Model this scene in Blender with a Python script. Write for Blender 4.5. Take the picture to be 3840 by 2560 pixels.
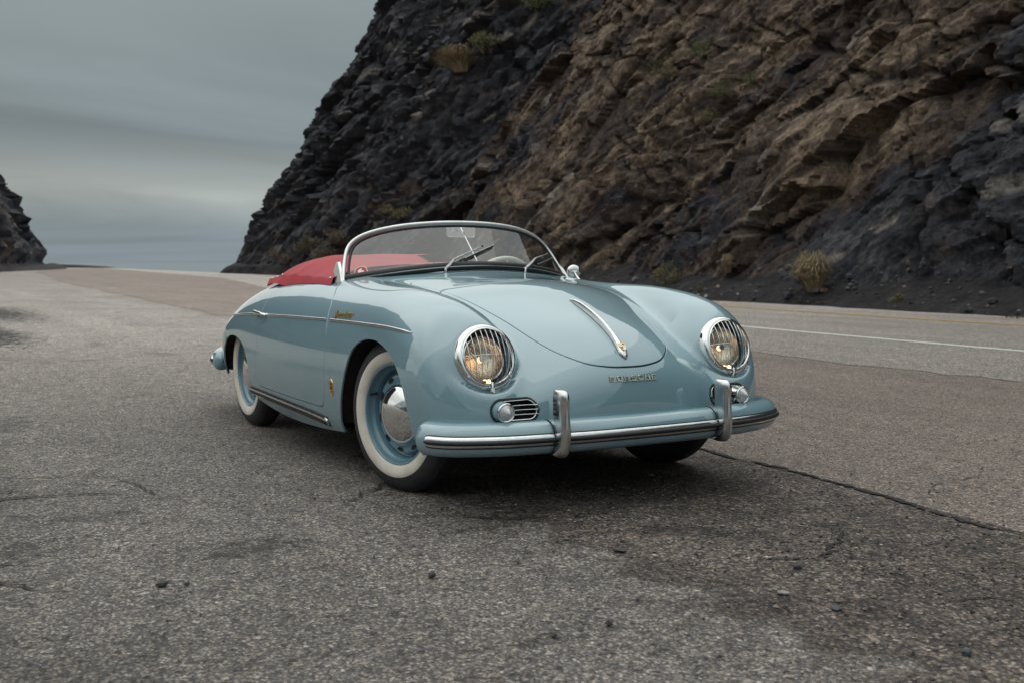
import bpy, bmesh, math, random
import numpy as np
from mathutils import Vector, Matrix
random.seed(7); rng = np.random.default_rng(7)
scene = bpy.context.scene
for o in list(bpy.data.objects): bpy.data.objects.remove(o)
COL = scene.collection

# ------------------------------------------------------------------ camera
CAM = Vector((4.20, -2.573, 0.960))
R_ = Vector((0.49940618, 0.86636484, 0.00233149)); U_ = Vector((-0.0650233, 0.03479815, 0.99727682)); F_ = Vector((-0.86392444, 0.49819781, -0.07371231))
cd = bpy.data.cameras.new('camera'); cam = bpy.data.objects.new('camera', cd); COL.objects.link(cam)
m = Matrix((R_, U_, -F_)).transposed().to_4x4(); m.translation = CAM; cam.matrix_world = m
cd.sensor_width = 36; cd.lens = 39.03; cd.clip_end = 20000; cd.clip_start = 0.05
cd.dof.use_dof = True; cd.dof.focus_distance = 4.6; cd.dof.aperture_fstop = 5.0
scene.camera = cam

# ------------------------------------------------------------------ world: overcast sky with streaked cloud
SUN_EL, SUN_AZ = 50.0, 200.0        # degrees; azimuth measured from +X towards +Y
w = bpy.data.worlds.new('World'); scene.world = w; w.use_nodes = True
nt = w.node_tree; N = nt.nodes; L = nt.links; N.clear()
def nn(tree, typ, **kw):
    n = tree.nodes.new(typ)
    for k, v in kw.items():
        if k == 'inp':
            for a, b in v.items(): n.inputs[a].default_value = b
        else: setattr(n, k, v)
    return n
out = nn(nt, 'ShaderNodeOutputWorld')
sky = nn(nt, 'ShaderNodeTexSky', sky_type='NISHITA', sun_disc=False, sun_elevation=math.radians(SUN_EL), sun_rotation=math.radians(90 - SUN_AZ), air_density=1.5, dust_density=4.0)
bg1 = nn(nt, 'ShaderNodeBackground', inp={'Strength': 0.09}); L.new(sky.outputs[0], bg1.inputs[0])
tc = nn(nt, 'ShaderNodeTexCoord'); sx = nn(nt, 'ShaderNodeSeparateXYZ'); L.new(tc.outputs['Generated'], sx.inputs[0])
# elevation ramp of the cloud sheet (darker towards the horizon, brightest overhead)
rp = nn(nt, 'ShaderNodeValToRGB')
e = rp.color_ramp.elements
e[0].position = 0.0; e[0].color = (0.235, 0.285, 0.315, 1)
e[1].position = 1.0; e[1].color = (1.2, 1.27, 1.24, 1)
for p, c in ((0.026, (0.235, 0.290, 0.32)), (0.056, (0.385, 0.428, 0.42)), (0.10, (0.195, 0.240, 0.268)), (0.15, (0.212, 0.260, 0.282)), (0.23, (0.262, 0.312, 0.320)), (0.42, (0.74, 0.82, 0.83)), (0.75, (1.12, 1.20, 1.17))):
    q = e.new(p); q.color = (*c, 1)
# cloud streaks: project the direction on a cloud deck
dv = nn(nt, 'ShaderNodeMath', operation='ADD', inp={1: 0.16}); L.new(sx.outputs['Z'], dv.inputs[0])
ab = nn(nt, 'ShaderNodeMath', operation='MAXIMUM', inp={1: 0.06}); L.new(dv.outputs[0], ab.inputs[0])
dvx = nn(nt, 'ShaderNodeMath', operation='DIVIDE'); L.new(sx.outputs['X'], dvx.inputs[0]); L.new(ab.outputs[0], dvx.inputs[1])
dvy = nn(nt, 'ShaderNodeMath', operation='DIVIDE'); L.new(sx.outputs['Y'], dvy.inputs[0]); L.new(ab.outputs[0], dvy.inputs[1])
cb = nn(nt, 'ShaderNodeCombineXYZ'); L.new(dvx.outputs[0], cb.inputs[0]); L.new(dvy.outputs[0], cb.inputs[1])
mp = nn(nt, 'ShaderNodeMapping', inp={'Location': (1.3, 0.4, 0.0), 'Rotation': (0, 0, math.radians(-28)), 'Scale': (0.62, 0.36, 1.0)}); L.new(cb.outputs[0], mp.inputs[0])
ns = nn(nt, 'ShaderNodeTexNoise', inp={'Scale': 1.15, 'Detail': 5.0, 'Roughness': 0.5, 'Distortion': 0.9}); L.new(mp.outputs[0], ns.inputs['Vector'])
zw = nn(nt, 'ShaderNodeMath', operation='MULTIPLY_ADD', inp={1: 0.11, 2: -0.055}); L.new(ns.outputs[0], zw.inputs[0]); zw2 = nn(nt, 'ShaderNodeMath', operation='MULTIPLY_ADD', inp={1: 6.0}); zm = nn(nt, 'ShaderNodeMath', operation='MINIMUM', inp={1: 0.16}); L.new(sx.outputs['Z'], zm.inputs[0])
zk = nn(nt, 'ShaderNodeMath', operation='MULTIPLY'); L.new(zm.outputs[0], zk.inputs[0]); L.new(zw.outputs[0], zk.inputs[1]); L.new(zk.outputs[0], zw2.inputs[0]); L.new(sx.outputs['Z'], zw2.inputs[2]); L.new(zw2.outputs[0], rp.inputs[0])
rm = nn(nt, 'ShaderNodeMapRange', inp={'From Min': 0.32, 'From Max': 0.68, 'To Min': 0.80, 'To Max': 1.20}); L.new(ns.outputs[0], rm.inputs[0])
mx = nn(nt, 'ShaderNodeVectorMath', operation='SCALE'); L.new(rp.outputs[0], mx.inputs[0]); L.new(rm.outputs[0], mx.inputs['Scale'])
bg2 = nn(nt, 'ShaderNodeBackground', inp={'Strength': 1.0}); L.new(mx.outputs[0], bg2.inputs[0])
ms = nn(nt, 'ShaderNodeMixShader', inp={0: 0.93}); L.new(bg1.outputs[0], ms.inputs[1]); L.new(bg2.outputs[0], ms.inputs[2]); L.new(ms.outputs[0], out.inputs[0])

sd = bpy.data.lights.new('sun', 'SUN'); sun = bpy.data.objects.new('sun', sd); COL.objects.link(sun)
sd.energy = 1.1; sd.angle = math.radians(115); sd.color = (1.0, 0.95, 0.88)
ds = Vector((math.cos(math.radians(SUN_AZ)) * math.cos(math.radians(SUN_EL)), math.sin(math.radians(SUN_AZ)) * math.cos(math.radians(SUN_EL)), math.sin(math.radians(SUN_EL))))
sun.rotation_euler = ds.to_track_quat('Z', 'Y').to_euler(); sun.location = (0, 0, 30)
scene.view_settings.view_transform = 'Standard'; scene.view_settings.look = 'None'; scene.view_settings.exposure = 0; scene.view_settings.gamma = 1
try:
    scene.cycles.max_bounces = 8; scene.cycles.transparent_max_bounces = 12; scene.cycles.sample_clamp_indirect = 4.0
    scene.cycles.caustics_reflective = False; scene.cycles.caustics_refractive = False
except Exception: pass

# ------------------------------------------------------------------ materials
def mat(name, col=(0.5, 0.5, 0.5), rough=0.5, metal=0.0, coat=0.0, coat_rough=0.03, spec=0.5, emit=None, estr=0.0, alpha=None):
    M = bpy.data.materials.new(name); M.use_nodes = True
    b = M.node_tree.nodes['Principled BSDF']
    b.inputs['Base Color'].default_value = (*col, 1); b.inputs['Roughness'].default_value = rough; b.inputs['Metallic'].default_value = metal
    b.inputs['Coat Weight'].default_value = coat; b.inputs['Coat Roughness'].default_value = coat_rough; b.inputs['Specular IOR Level'].default_value = spec
    if emit: b.inputs['Emission Color'].default_value = (*emit, 1); b.inputs['Emission Strength'].default_value = estr
    return M
def bsdf(M): return M.node_tree.nodes['Principled BSDF']
def noise_col(M, c1, c2, scale, detail=5, rough=0.6, lo=0.35, hi=0.65, rough_rng=None, bump=0.0, bscale=None, coords='Object', stretch=None):
    t = M.node_tree; b = bsdf(M)
    tc = nn(t, 'ShaderNodeTexCoord'); src = tc.outputs[coords]
    if stretch:
        mpn = nn(t, 'ShaderNodeMapping', inp={'Scale': stretch}); t.links.new(src, mpn.inputs[0]); src = mpn.outputs[0]
    n = nn(t, 'ShaderNodeTexNoise', inp={'Scale': scale, 'Detail': detail, 'Roughness': rough}); t.links.new(src, n.inputs['Vector'])
    r = nn(t, 'ShaderNodeValToRGB'); t.links.new(n.outputs[0], r.inputs[0])
    r.color_ramp.elements[0].position = lo; r.color_ramp.elements[0].color = (*c1, 1); r.color_ramp.elements[1].position = hi; r.color_ramp.elements[1].color = (*c2, 1)
    t.links.new(r.outputs[0], b.inputs['Base Color'])
    if rough_rng:
        q = nn(t, 'ShaderNodeMapRange', inp={'To Min': rough_rng[0], 'To Max': rough_rng[1]}); t.links.new(n.outputs[0], q.inputs[0]); t.links.new(q.outputs[0], b.inputs['Roughness'])
    if bump:
        n2 = nn(t, 'ShaderNodeTexNoise', inp={'Scale': bscale or scale * 4, 'Detail': 6, 'Roughness': 0.6}); t.links.new(src, n2.inputs['Vector'])
        bp = nn(t, 'ShaderNodeBump', inp={'Strength': 1.0, 'Distance': bump}); t.links.new(n2.outputs[0], bp.inputs['Height']); t.links.new(bp.outputs[0], b.inputs['Normal'])
    return M

PAINT = mat('powder_blue_paint', (0.22, 0.375, 0.42), 0.42, 0, 1.0, 0.0, 0.4)
noise_col(PAINT, (0.184, 0.302, 0.352), (0.188, 0.309, 0.360), 900, 2)
bsdf(PAINT).inputs['Coat IOR'].default_value = 2.0; bsdf(PAINT).inputs['Specular IOR Level'].default_value = 0.3     # very fine flake of the lacquer
PAINT_RIM = mat('blue_wheel_paint', (0.150, 0.285, 0.345), 0.35, 0, 0.8, 0.05)
noise_col(PAINT_RIM, (0.115, 0.225, 0.285), (0.132, 0.25, 0.31), 14, 4)
CHROME = mat('chrome', (0.78, 0.79, 0.78), 0.07, 1.0); noise_col(CHROME, (0.76, 0.77, 0.76), (0.80, 0.81, 0.80), 30, 3, rough_rng=(0.04, 0.10))
ALU = mat('polished_aluminium', (0.72, 0.73, 0.72), 0.2, 1.0); noise_col(ALU, (0.66, 0.67, 0.67), (0.78, 0.79, 0.78), 40, 4, rough_rng=(0.13, 0.28))
SATIN = mat('satin_silver', (0.8, 0.82, 0.81), 0.38, 0.6); noise_col(SATIN, (0.76, 0.78, 0.77), (0.82, 0.84, 0.83), 30, 3)
DARKCHROME = mat('dull_wiper_metal', (.3, .31, .32), .3, .9); noise_col(DARKCHROME, (.26, .27, .28), (.36, .37, .38), 40)
CHROME_GUARD = mat('brushed_guard_chrome', (0.62, 0.63, 0.63), 0.22, 1.0); noise_col(CHROME_GUARD, (0.56, 0.57, 0.58), (0.66, 0.67, 0.67), 18, 4, rough_rng=(0.10, 0.26), stretch=(1, 1, 0.2))
RUBBER = mat('black_rubber', (0.012, 0.012, 0.014), 0.45); noise_col(RUBBER, (0.010, 0.010, 0.012), (0.018, 0.018, 0.021), 60, 4, rough_rng=(0.35, 0.6))
TYRE = mat('tyre_rubber', (0.02, 0.02, 0.022), 0.65); noise_col(TYRE, (0.014, 0.014, 0.016), (0.030, 0.029, 0.030), 25, 6, rough_rng=(0.5, 0.8), bump=0.0006, bscale=160)
WHITEWALL = mat('cream_whitewall', (0.62, 0.56, 0.47), 0.55); noise_col(WHITEWALL, (0.55, 0.49, 0.42), (0.70, 0.655, 0.58), 9, 6, lo=0.25, hi=0.6, rough_rng=(0.45, 0.65))
DARK = mat('dark_cavity', (0.008, 0.008, 0.009), 0.8); noise_col(DARK, (0.006, 0.006, 0.007), (0.012, 0.012, 0.013), 12)
UNDER = mat('underseal', (0.012, 0.012, 0.013), 0.85); noise_col(UNDER, (0.008, 0.008, 0.009), (0.020, 0.019, 0.018), 20, bump=0.001)
RED = mat('red_canvas', (0.36, 0.03, 0.045), 0.55); noise_col(RED, (0.31, 0.011, 0.022), (0.37, 0.018, 0.032), 5, 6, rough_rng=(0.6, 0.75), bump=0.0006, bscale=400)
REDL = mat('red_leather', (0.38, 0.05, 0.05), 0.4); noise_col(REDL, (0.34, 0.04, 0.045), (0.45, 0.07, 0.07), 12, 5, bump=0.0005, bscale=200)
IVORY = mat('ivory_plastic', (0.62, 0.60, 0.50), 0.25, 0, 0.5); noise_col(IVORY, (0.58, 0.56, 0.46), (0.65, 0.63, 0.53), 20)
GOLD = mat('gold_plate', (0.75, 0.48, 0.16), 0.3, 1.0); noise_col(GOLD, (0.80, 0.50, 0.16), (0.98, 0.68, 0.26), 120, 3)
PALEGOLD = mat('pale_gold', (0.80, 0.70, 0.45), 0.18, 1.0); noise_col(PALEGOLD, (0.80, 0.76, 0.60), (0.90, 0.86, 0.70), 80, 3)
BUCKET = mat('grey_bucket_paint', (0.10, 0.105, 0.12), 0.5); noise_col(BUCKET, (0.085, 0.09, 0.10), (0.115, 0.12, 0.135), 40)
SEAL = mat('gap_shadow_rubber', (0.010, 0.013, 0.015), 0.7); noise_col(SEAL, (0.008, 0.010, 0.012), (0.014, 0.017, 0.02), 30)
DECALRED = mat('sticker_red', (0.42, 0.02, 0.03), 0.4); noise_col(DECALRED, (0.40, 0.02, 0.03), (0.46, 0.03, 0.04), 60)
DECALWHITE = mat('sticker_white', (0.75, 0.74, 0.70), 0.4); noise_col(DECALWHITE, (0.70, 0.69, 0.65), (0.78, 0.77, 0.73), 60)
EMBLACK = mat('enamel_black', (0.01, 0.01, 0.01), 0.2); noise_col(EMBLACK, (0.01, 0.01, 0.01), (0.02, 0.02, 0.02), 50)
EMRED = mat('enamel_red', (0.45, 0.03, 0.02), 0.2); noise_col(EMRED, (0.42, 0.025, 0.02), (0.5, 0.04, 0.03), 50)

def glassmat(name, tint=(1, 1, 1), ior=1.5, ribs=None, rough=0.01):
    M = bpy.data.materials.new(name); M.use_nodes = True; t = M.node_tree; t.nodes.clear()
    o = nn(t, 'ShaderNodeOutputMaterial'); tr = nn(t, 'ShaderNodeBsdfTransparent', inp={'Color': (*tint, 1)}); gl = nn(t, 'ShaderNodeBsdfGlossy', inp={'Roughness': rough})
    fr = nn(t, 'ShaderNodeFresnel', inp={'IOR': ior}); ge = nn(t, 'ShaderNodeNewGeometry'); mr = nn(t, 'ShaderNodeMapRange', inp={'To Min': ior, 'To Max': 1 / ior})
    t.links.new(ge.outputs['Backfacing'], mr.inputs[0]); t.links.new(mr.outputs[0], fr.inputs['IOR']); mxs = nn(t, 'ShaderNodeMixShader')
    t.links.new(fr.outputs[0], mxs.inputs[0]); t.links.new(tr.outputs[0], mxs.inputs[1]); t.links.new(gl.outputs[0], mxs.inputs[2]); t.links.new(mxs.outputs[0], o.inputs[0])
    if ribs:
        tc = nn(t, 'ShaderNodeTexCoord'); wv = nn(t, 'ShaderNodeTexWave', wave_type='BANDS', bands_direction='Y', inp={'Scale': ribs, 'Distortion': 0.3})
        t.links.new(tc.outputs['Object'], wv.inputs['Vector']); bp = nn(t, 'ShaderNodeBump', inp={'Strength': 1.0, 'Distance': 0.004}); t.links.new(wv.outputs[0], bp.inputs['Height'])
        t.links.new(bp.outputs[0], gl.inputs['Normal']); t.links.new(bp.outputs[0], fr.inputs['Normal'])
    return M
GLASS = glassmat('windscreen_glass', (0.91, 0.93, 0.92), 2.05)
LENS = glassmat('headlamp_lens', (0.92, 0.90, 0.86), 1.5, ribs=28, rough=0.06)
CLEAR = mat('clear_indicator_glass', (0.75, 0.77, 0.78), 0.12, 0, 0.6); bsdf(CLEAR).inputs['Transmission Weight'].default_value = 0.55
noise_col(CLEAR, (0.70, 0.72, 0.73), (0.78, 0.80, 0.80), 40)
MIRROR = mat('mirror_glass', (0.85, 0.87, 0.88), 0.02, 1.0); noise_col(MIRROR, (0.84, 0.86, 0.87), (0.86, 0.88, 0.89), 10)
REFLECT = mat('reflector_bowl', (0.80, 0.78, 0.72), 0.2, 1.0); noise_col(REFLECT, (0.66, 0.60, 0.50), (0.85, 0.80, 0.72), 30, bump=0.004, bscale=55)
bsdf(REFLECT).inputs['Roughness'].default_value = 0.20
BULB = mat('lit_bulb', (1, 0.7, 0.4), 0.4, emit=(1.0, 0.62, 0.34), estr=2.4); noise_col(BULB, (0.9, 0.7, 0.5), (1, 0.8, 0.6), 60)
PARK = mat('parking_bulb', (1, 0.7, 0.4), 0.3, emit=(1.0, 0.6, 0.25), estr=4.0); noise_col(PARK, (0.9, 0.7, 0.5), (1, 0.8, 0.6), 60)

# ------------------------------------------------------------------ object helpers
def link(name, me, parent=None, M=None):
    o = bpy.data.objects.new(name, me); COL.objects.link(o)
    if parent is not None: o.parent = parent
    if M is not None and me is not None: me.materials.append(M)
    return o
def tag(o, label=None, cat=None, group=None, kind=None):
    if label: o['label'] = label
    if cat: o['category'] = cat
    if group: o['group'] = group
    if kind: o['kind'] = kind
    return o
def mesh(name, V, F, M=None, parent=None, smooth=True, normals=None, auto=None):
    me = bpy.data.meshes.new(name)
    me.from_pydata([tuple(map(float, v)) for v in V], [], [tuple(map(int, f)) for f in F]); me.validate()
    if smooth: me.polygons.foreach_set('use_smooth', [True] * len(me.polygons))
    if auto is not None: me.set_sharp_from_angle(angle=math.radians(auto))
    if normals is not None: me.normals_split_custom_set_from_vertices([tuple(map(float, n)) for n in normals])
    me.update()
    return link(name, me, parent, M)
def fastmesh(name, V, Q, M=None, parent=None, smooth=True):
    V = np.asarray(V, np.float32); Q = np.asarray(Q, np.int32); k = Q.shape[1]
    me = bpy.data.meshes.new(name); me.vertices.add(len(V)); me.vertices.foreach_set('co', V.ravel())
    me.loops.add(Q.size); me.loops.foreach_set('vertex_index', Q.ravel()); me.polygons.add(len(Q))
    me.polygons.foreach_set('loop_start', np.arange(0, Q.size, k, dtype=np.int32)); me.polygons.foreach_set('use_smooth', np.full(len(Q), smooth))
    me.update(calc_edges=True); return link(name, me, parent, M)
class MB:
    def __init__(s): s.V = []; s.F = []
    def add(s, V, F):
        b = len(s.V); s.V += [tuple(v) for v in V]; s.F += [tuple(i + b for i in f) for f in F]; return s
    def build(s, name, M, parent=None, smooth=True, auto=40): return mesh(name, s.V, s.F, M, parent, smooth, auto=auto)
def nrm(v): v = np.asarray(v, float); return v / (np.linalg.norm(v) + 1e-12)
def tube(P, r, seg=10, closed=False, cap=True, flat=None, up=None):
    """swept round (or elliptical) section; r scalar / list / list of (a,b); up gives the b axis"""
    P = np.asarray(P, float); n = len(P); V = []; F = []
    T = np.gradient(P, axis=0) if not closed else (np.roll(P, -1, 0) - np.roll(P, 1, 0))
    prev = None
    for i in range(n):
        t = nrm(T[i])
        if up is not None: u = np.asarray(up[i] if np.ndim(up) == 2 else up, float)
        elif prev is None: u = np.array([0, 0, 1.]) if abs(t[2]) < 0.9 else np.array([1., 0, 0])
        else: u = prev
        u = nrm(u - t * (u @ t)); prev = u; s = np.cross(t, u)
        ri = r[i] if isinstance(r, (list, np.ndarray)) else r
        a, b = ri if isinstance(ri, (tuple, list, np.ndarray)) else (ri, ri)
        for k in range(seg):
            A = 2 * math.pi * k / seg; V.append(P[i] + s * a * math.cos(A) + u * b * math.sin(A))
    m_ = n if closed else n - 1
    for i in range(m_):
        j = (i + 1) % n
        for k in range(seg): l = (k + 1) % seg; F.append((i * seg + k, i * seg + l, j * seg + l, j * seg + k))
    if cap and not closed:
        F.append(tuple(range(seg))[::-1]); F.append(tuple((n - 1) * seg + k for k in range(seg)))
    return V, F
def lathe(prof, seg=48, O=(0, 0, 0), ax=(0, 1, 0), ref=(0, 0, 1), a0=0, a1=2 * math.pi):
    """prof: (radius, height along ax)"""
    ax = nrm(ax); u = nrm(np.asarray(ref, float) - ax * (np.asarray(ref, float) @ ax)); v = np.cross(ax, u); O = np.asarray(O, float)
    V = []; F = []; full = abs(a1 - a0 - 2 * math.pi) < 1e-6; ns_ = seg if full else seg + 1
    for k in range(ns_):
        A = a0 + (a1 - a0) * k / seg; d = u * math.cos(A) + v * math.sin(A)
        for (r, h) in prof: V.append(O + d * r + ax * h)
    m_ = len(prof)
    for k in range(seg):
        l = (k + 1) % ns_
        for i in range(m_ - 1): F.append((k * m_ + i, k * m_ + i + 1, l * m_ + i + 1, l * m_ + i))
    return V, F
def box(c, s, X=(1, 0, 0), Y=(0, 1, 0), Z=(0, 0, 1)):
    c = np.asarray(c, float); X, Y, Z = map(nrm, (X, Y, Z)); V = [c + X * s[0] / 2 * a + Y * s[1] / 2 * b + Z * s[2] / 2 * d for a in (-1, 1) for b in (-1, 1) for d in (-1, 1)]
    return V, [(0, 1, 3, 2), (4, 6, 7, 5), (0, 4, 5, 1), (2, 3, 7, 6), (0, 2, 6, 4), (1, 5, 7, 3)]
def grid_faces(n, m_, wrap=False):
    F = []
    for i in range(n - 1):
        for j in range(m_ if wrap else m_ - 1): k = (j + 1) % m_; F.append((i * m_ + j, i * m_ + k, (i + 1) * m_ + k, (i + 1) * m_ + j))
    return F
def smooth_path(P, n=60):
    P = np.asarray(P, float); d = np.r_[0, np.cumsum(np.linalg.norm(np.diff(P, axis=0), axis=1))]; t = np.linspace(0, d[-1], n)
    return np.stack([nspline(d, P[:, i])(t) for i in range(P.shape[1])], 1)
def nspline(xs,ys):
    """natural cubic spline coefficients -> callable"""
    xs=np.asarray(xs,float);ys=np.asarray(ys,float);n=len(xs);h=np.diff(xs)
    A=np.eye(n);b=np.zeros(n)
    for i in range(1,n-1):
        A[i,i-1]=h[i-1];A[i,i]=2*(h[i-1]+h[i]);A[i,i+1]=h[i]
        b[i]=6*((ys[i+1]-ys[i])/h[i]-(ys[i]-ys[i-1])/h[i-1])
    M=np.linalg.solve(A,b)
    def f(x):
        x=np.clip(x,xs[0],xs[-1]);i=np.clip(np.searchsorted(xs,x)-1,0,n-2)
        hh=h[i];a=(xs[i+1]-x)/hh;c=(x-xs[i])/hh
        return a*ys[i]+c*ys[i+1]+((a**3-a)*M[i]+(c**3-c)*M[i+1])*hh*hh/6
    return f
def closed_curve(pts,n=600):
    P=np.array(pts,float);P=np.vstack([P,P[:1]])
    d=np.r_[0,np.cumsum(np.sqrt(np.linalg.norm(np.diff(P,axis=0),axis=1)))]
    # periodic by wrapping
    k=4;L=d[-1]
    dd=np.r_[d[-1-k:-1]-L,d,d[1:1+k]+L];PP=np.vstack([P[-1-k:-1],P,P[1:1+k]])
    fx,fz=nspline(dd,PP[:,0]),nspline(dd,PP[:,1])
    t=np.linspace(0,L,n,endpoint=False)
    return np.stack([fx(t),fz(t)],1)
def sdf_grid(poly,x0,x1,z0,z1,h):
    X=np.arange(x0,x1+h,h);Z=np.arange(z0,z1+h,h);gx,gz=np.meshgrid(X,Z,indexing='ij')
    d=np.full(gx.shape,1e9);ins=np.zeros(gx.shape,bool)
    n=len(poly)
    for i in range(n):
        ax,az=poly[i];bx,bz=poly[(i+1)%n];ex,ez=bx-ax,bz-az
        t=np.clip(((gx-ax)*ex+(gz-az)*ez)/(ex*ex+ez*ez),0,1)
        d=np.minimum(d,(gx-ax-t*ex)**2+(gz-az-t*ez)**2)
        if (az>bz)!=(az<bz) or az!=bz:
            c=((az>gz)!=(bz>gz))&(gx<ex*(gz-az)/(ez if ez!=0 else 1e-12)+ax);ins^=c
    d=np.sqrt(d);d[ins]*=-1
    def f(x,z):
        u=np.clip((x-x0)/h,1,len(X)-3.001);v=np.clip((z-z0)/h,1,len(Z)-3.001)
        i=u.astype(int);j=v.astype(int);a=u-i;b=v-j
        def w(t): return (-.5*t+t*t-.5*t**3,1-2.5*t*t+1.5*t**3,.5*t+2*t*t-1.5*t**3,-.5*t*t+.5*t**3)
        wa=w(a);wb=w(b);r=0
        for p in range(4):
            s=0
            for q in range(4): s=s+wb[q]*d[i+p-1,j+q-1]
            r=r+wa[p]*s
        return r
    return f
# ---- control data
PC= [(-3.02, 0.36), (-3.01, 0.46), (-2.92, 0.6), (-2.65, 0.74), (-2.25, 0.85), (-1.8, 0.91), (-1.2, 0.93), (-0.8, 0.932), (-0.55, 0.9072), (-0.3, 0.8784), (0.0, 0.8533), (0.247, 0.781), (0.42, 0.7118), (0.55, 0.6402), (0.638, 0.5699), (0.682, 0.505), (0.703, 0.4133), (0.7, 0.3296), (0.67, 0.25), (0.6, 0.195), (0.45, 0.16), (0.0, 0.12), (-1.5, 0.11), (-2.7, 0.16), (-2.95, 0.25)]
PF= [(-2.93, 0.38), (-2.9079, 0.4518), (-2.8175, 0.5498), (-2.5961, 0.6448), (-2.2967, 0.7289), (-1.9468, 0.7926), (-1.498, 0.8354), (-0.9984, 0.8494), (-0.4987, 0.8440), (-0.1984, 0.8415), (0.0024, 0.8376), (0.2039, 0.8185), (0.3562, 0.7894), (0.4759, 0.7357), (0.5515, 0.6588), (0.5946, 0.5729), (0.625, 0.4955), (0.6431, 0.4159), (0.6444, 0.327), (0.6054, 0.245), (0.4964, 0.175), (0.0, 0.11), (-1.5, 0.10), (-2.6, 0.15), (-2.87, 0.26)]
SX= [(-3.1, 0.52), (-2.8, 0.6429), (-2.5, 0.7339), (-2.1, 0.7826), (-1.5, 0.812), (-0.7, 0.815), (0.0, 0.82), (0.3, 0.8351), (0.5, 0.8031), (0.75, 0.6882)]
YI=[(-3.1,.2),(-2.0,.38),(-1.0,.44),(-.3,.455),(.2,.45),(.7,.40)]
def smin(a,b,k):
    h=np.maximum(k-np.abs(a-b),0)/k
    return np.minimum(a,b)-h*h*h*k/6
def make(PC=PC,PF=PF,SX=SX,YI=YI,rf=.2,ks=.10,ap=.20,gh=.01):
    fc=sdf_grid(closed_curve(PC),-3.4,1.1,-.1,1.3,gh)
    ff=sdf_grid(closed_curve(PF),-3.4,1.1,-.1,1.3,gh)
    S=nspline(*zip(*SX));Y=nspline(*zip(*YI))
    B=nspline([-3,-2,-1,-.6,0,.4,.8],[.5,.3,.2,.17,.30,.42,.45])
    R=nspline([-3,-2,-1,-.3,.3,.8],[.2,.2,.19,.185,.17,.18])
    def F(x,y,z):
        y=np.sqrt(y*y+1e-6)
        s=S(x)-.55*(z-.46)**2
        # centre hull
        c=fc(x+ap*y*y,z+B(x)*y*y)
        r=.16;b=y-(s-.03)
        c=np.minimum(np.maximum(c,b),-r)+np.hypot(np.maximum(c+r,0),np.maximum(b+r,0))
        f=ff(x,z);yi=Y(x);yc=(s+yi)/2;w=(s-yi)/2
        b=np.abs(y-yc)-w;r=np.minimum(R(x),w)
        f=np.minimum(np.maximum(f,b),-r)+np.hypot(np.maximum(f+r,0),np.maximum(b+r,0))
        return smin(c,f,ks)
    return F
# ------------------------------------------------------------------ the roadster: shell from an implicit surface
FB0 = make(gh=0.01)
def FB(x, y, z):
    """body with the headlamp seats: a short nacelle under each bezel and a flat seat cut square to the lamp axis"""
    f = FB0(x, y, z); x = np.asarray(x, float)
    m_ = (x > .36) & (z > .42) & (z < .78) & (np.abs(y) > .38)
    if not np.any(m_): return f
    f = np.array(f, float) + np.zeros(np.broadcast(x, y, z).shape); m_ = m_ & np.ones(f.shape, bool); xx, yy, zz = [np.broadcast_to(q, f.shape)[m_] for q in (x, y, z)]
    n = np.array((0.956, 0.0, 0.29)); n = n / np.linalg.norm(n); dx, dy, dz = xx - .566, np.abs(yy) - .585, zz - .597
    a = dx * n[0] + dz * n[2]; r = np.sqrt(np.maximum(dx * dx + dy * dy + dz * dz - a * a, 0)); g = f[m_]
    cone = np.maximum(a + .016, (r - .1265 - .45 * np.maximum(-a - .016, 0)) * .9); g = smin(g, cone, .045)
    g = -smin(-g, np.maximum(-(a + .014), r - .1380), .046)
    f[m_] = g; return f
def Fp(P): P = np.asarray(P, float); return FB(P[..., 0], P[..., 1], P[..., 2])
def gradF(P, e=0.003):
    P = np.asarray(P, float); g = np.stack([Fp(P + np.eye(3)[i] * e) - Fp(P - np.eye(3)[i] * e) for i in range(3)], -1) / (2 * e)
    return g
def nF(P): g = gradF(P); return g / (np.linalg.norm(g, axis=-1, keepdims=True) + 1e-9)
def project(P, it=4):
    P = np.array(P, float)
    for _ in range(it):
        g = gradF(P); P = P - g * (Fp(P) / (np.sum(g * g, -1) + 1e-9))[..., None]
    return P
def march(o, d, L0=0.0, L1=1.2, n=100):
    o = np.asarray(o, float); d = nrm(d); t = np.linspace(L0, L1, n); v = Fp(o + t[:, None] * d); i = int(np.argmax(v < 0))
    a, b = t[max(i - 1, 0)], t[i]
    for _ in range(13):
        c = (a + b) / 2
        if Fp((o + c * d)[None])[0] < 0: b = c
        else: a = c
    return o + b * d
def sideP(x, z, s=-1): return march((x, s * 1.1, z), (0, -s, 0))
def topP(x, y): return march((x, y, 1.3), (0, 0, -1))
def frontP(y, z): return march((1.2, y, z), (-1, 0, 0))

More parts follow.
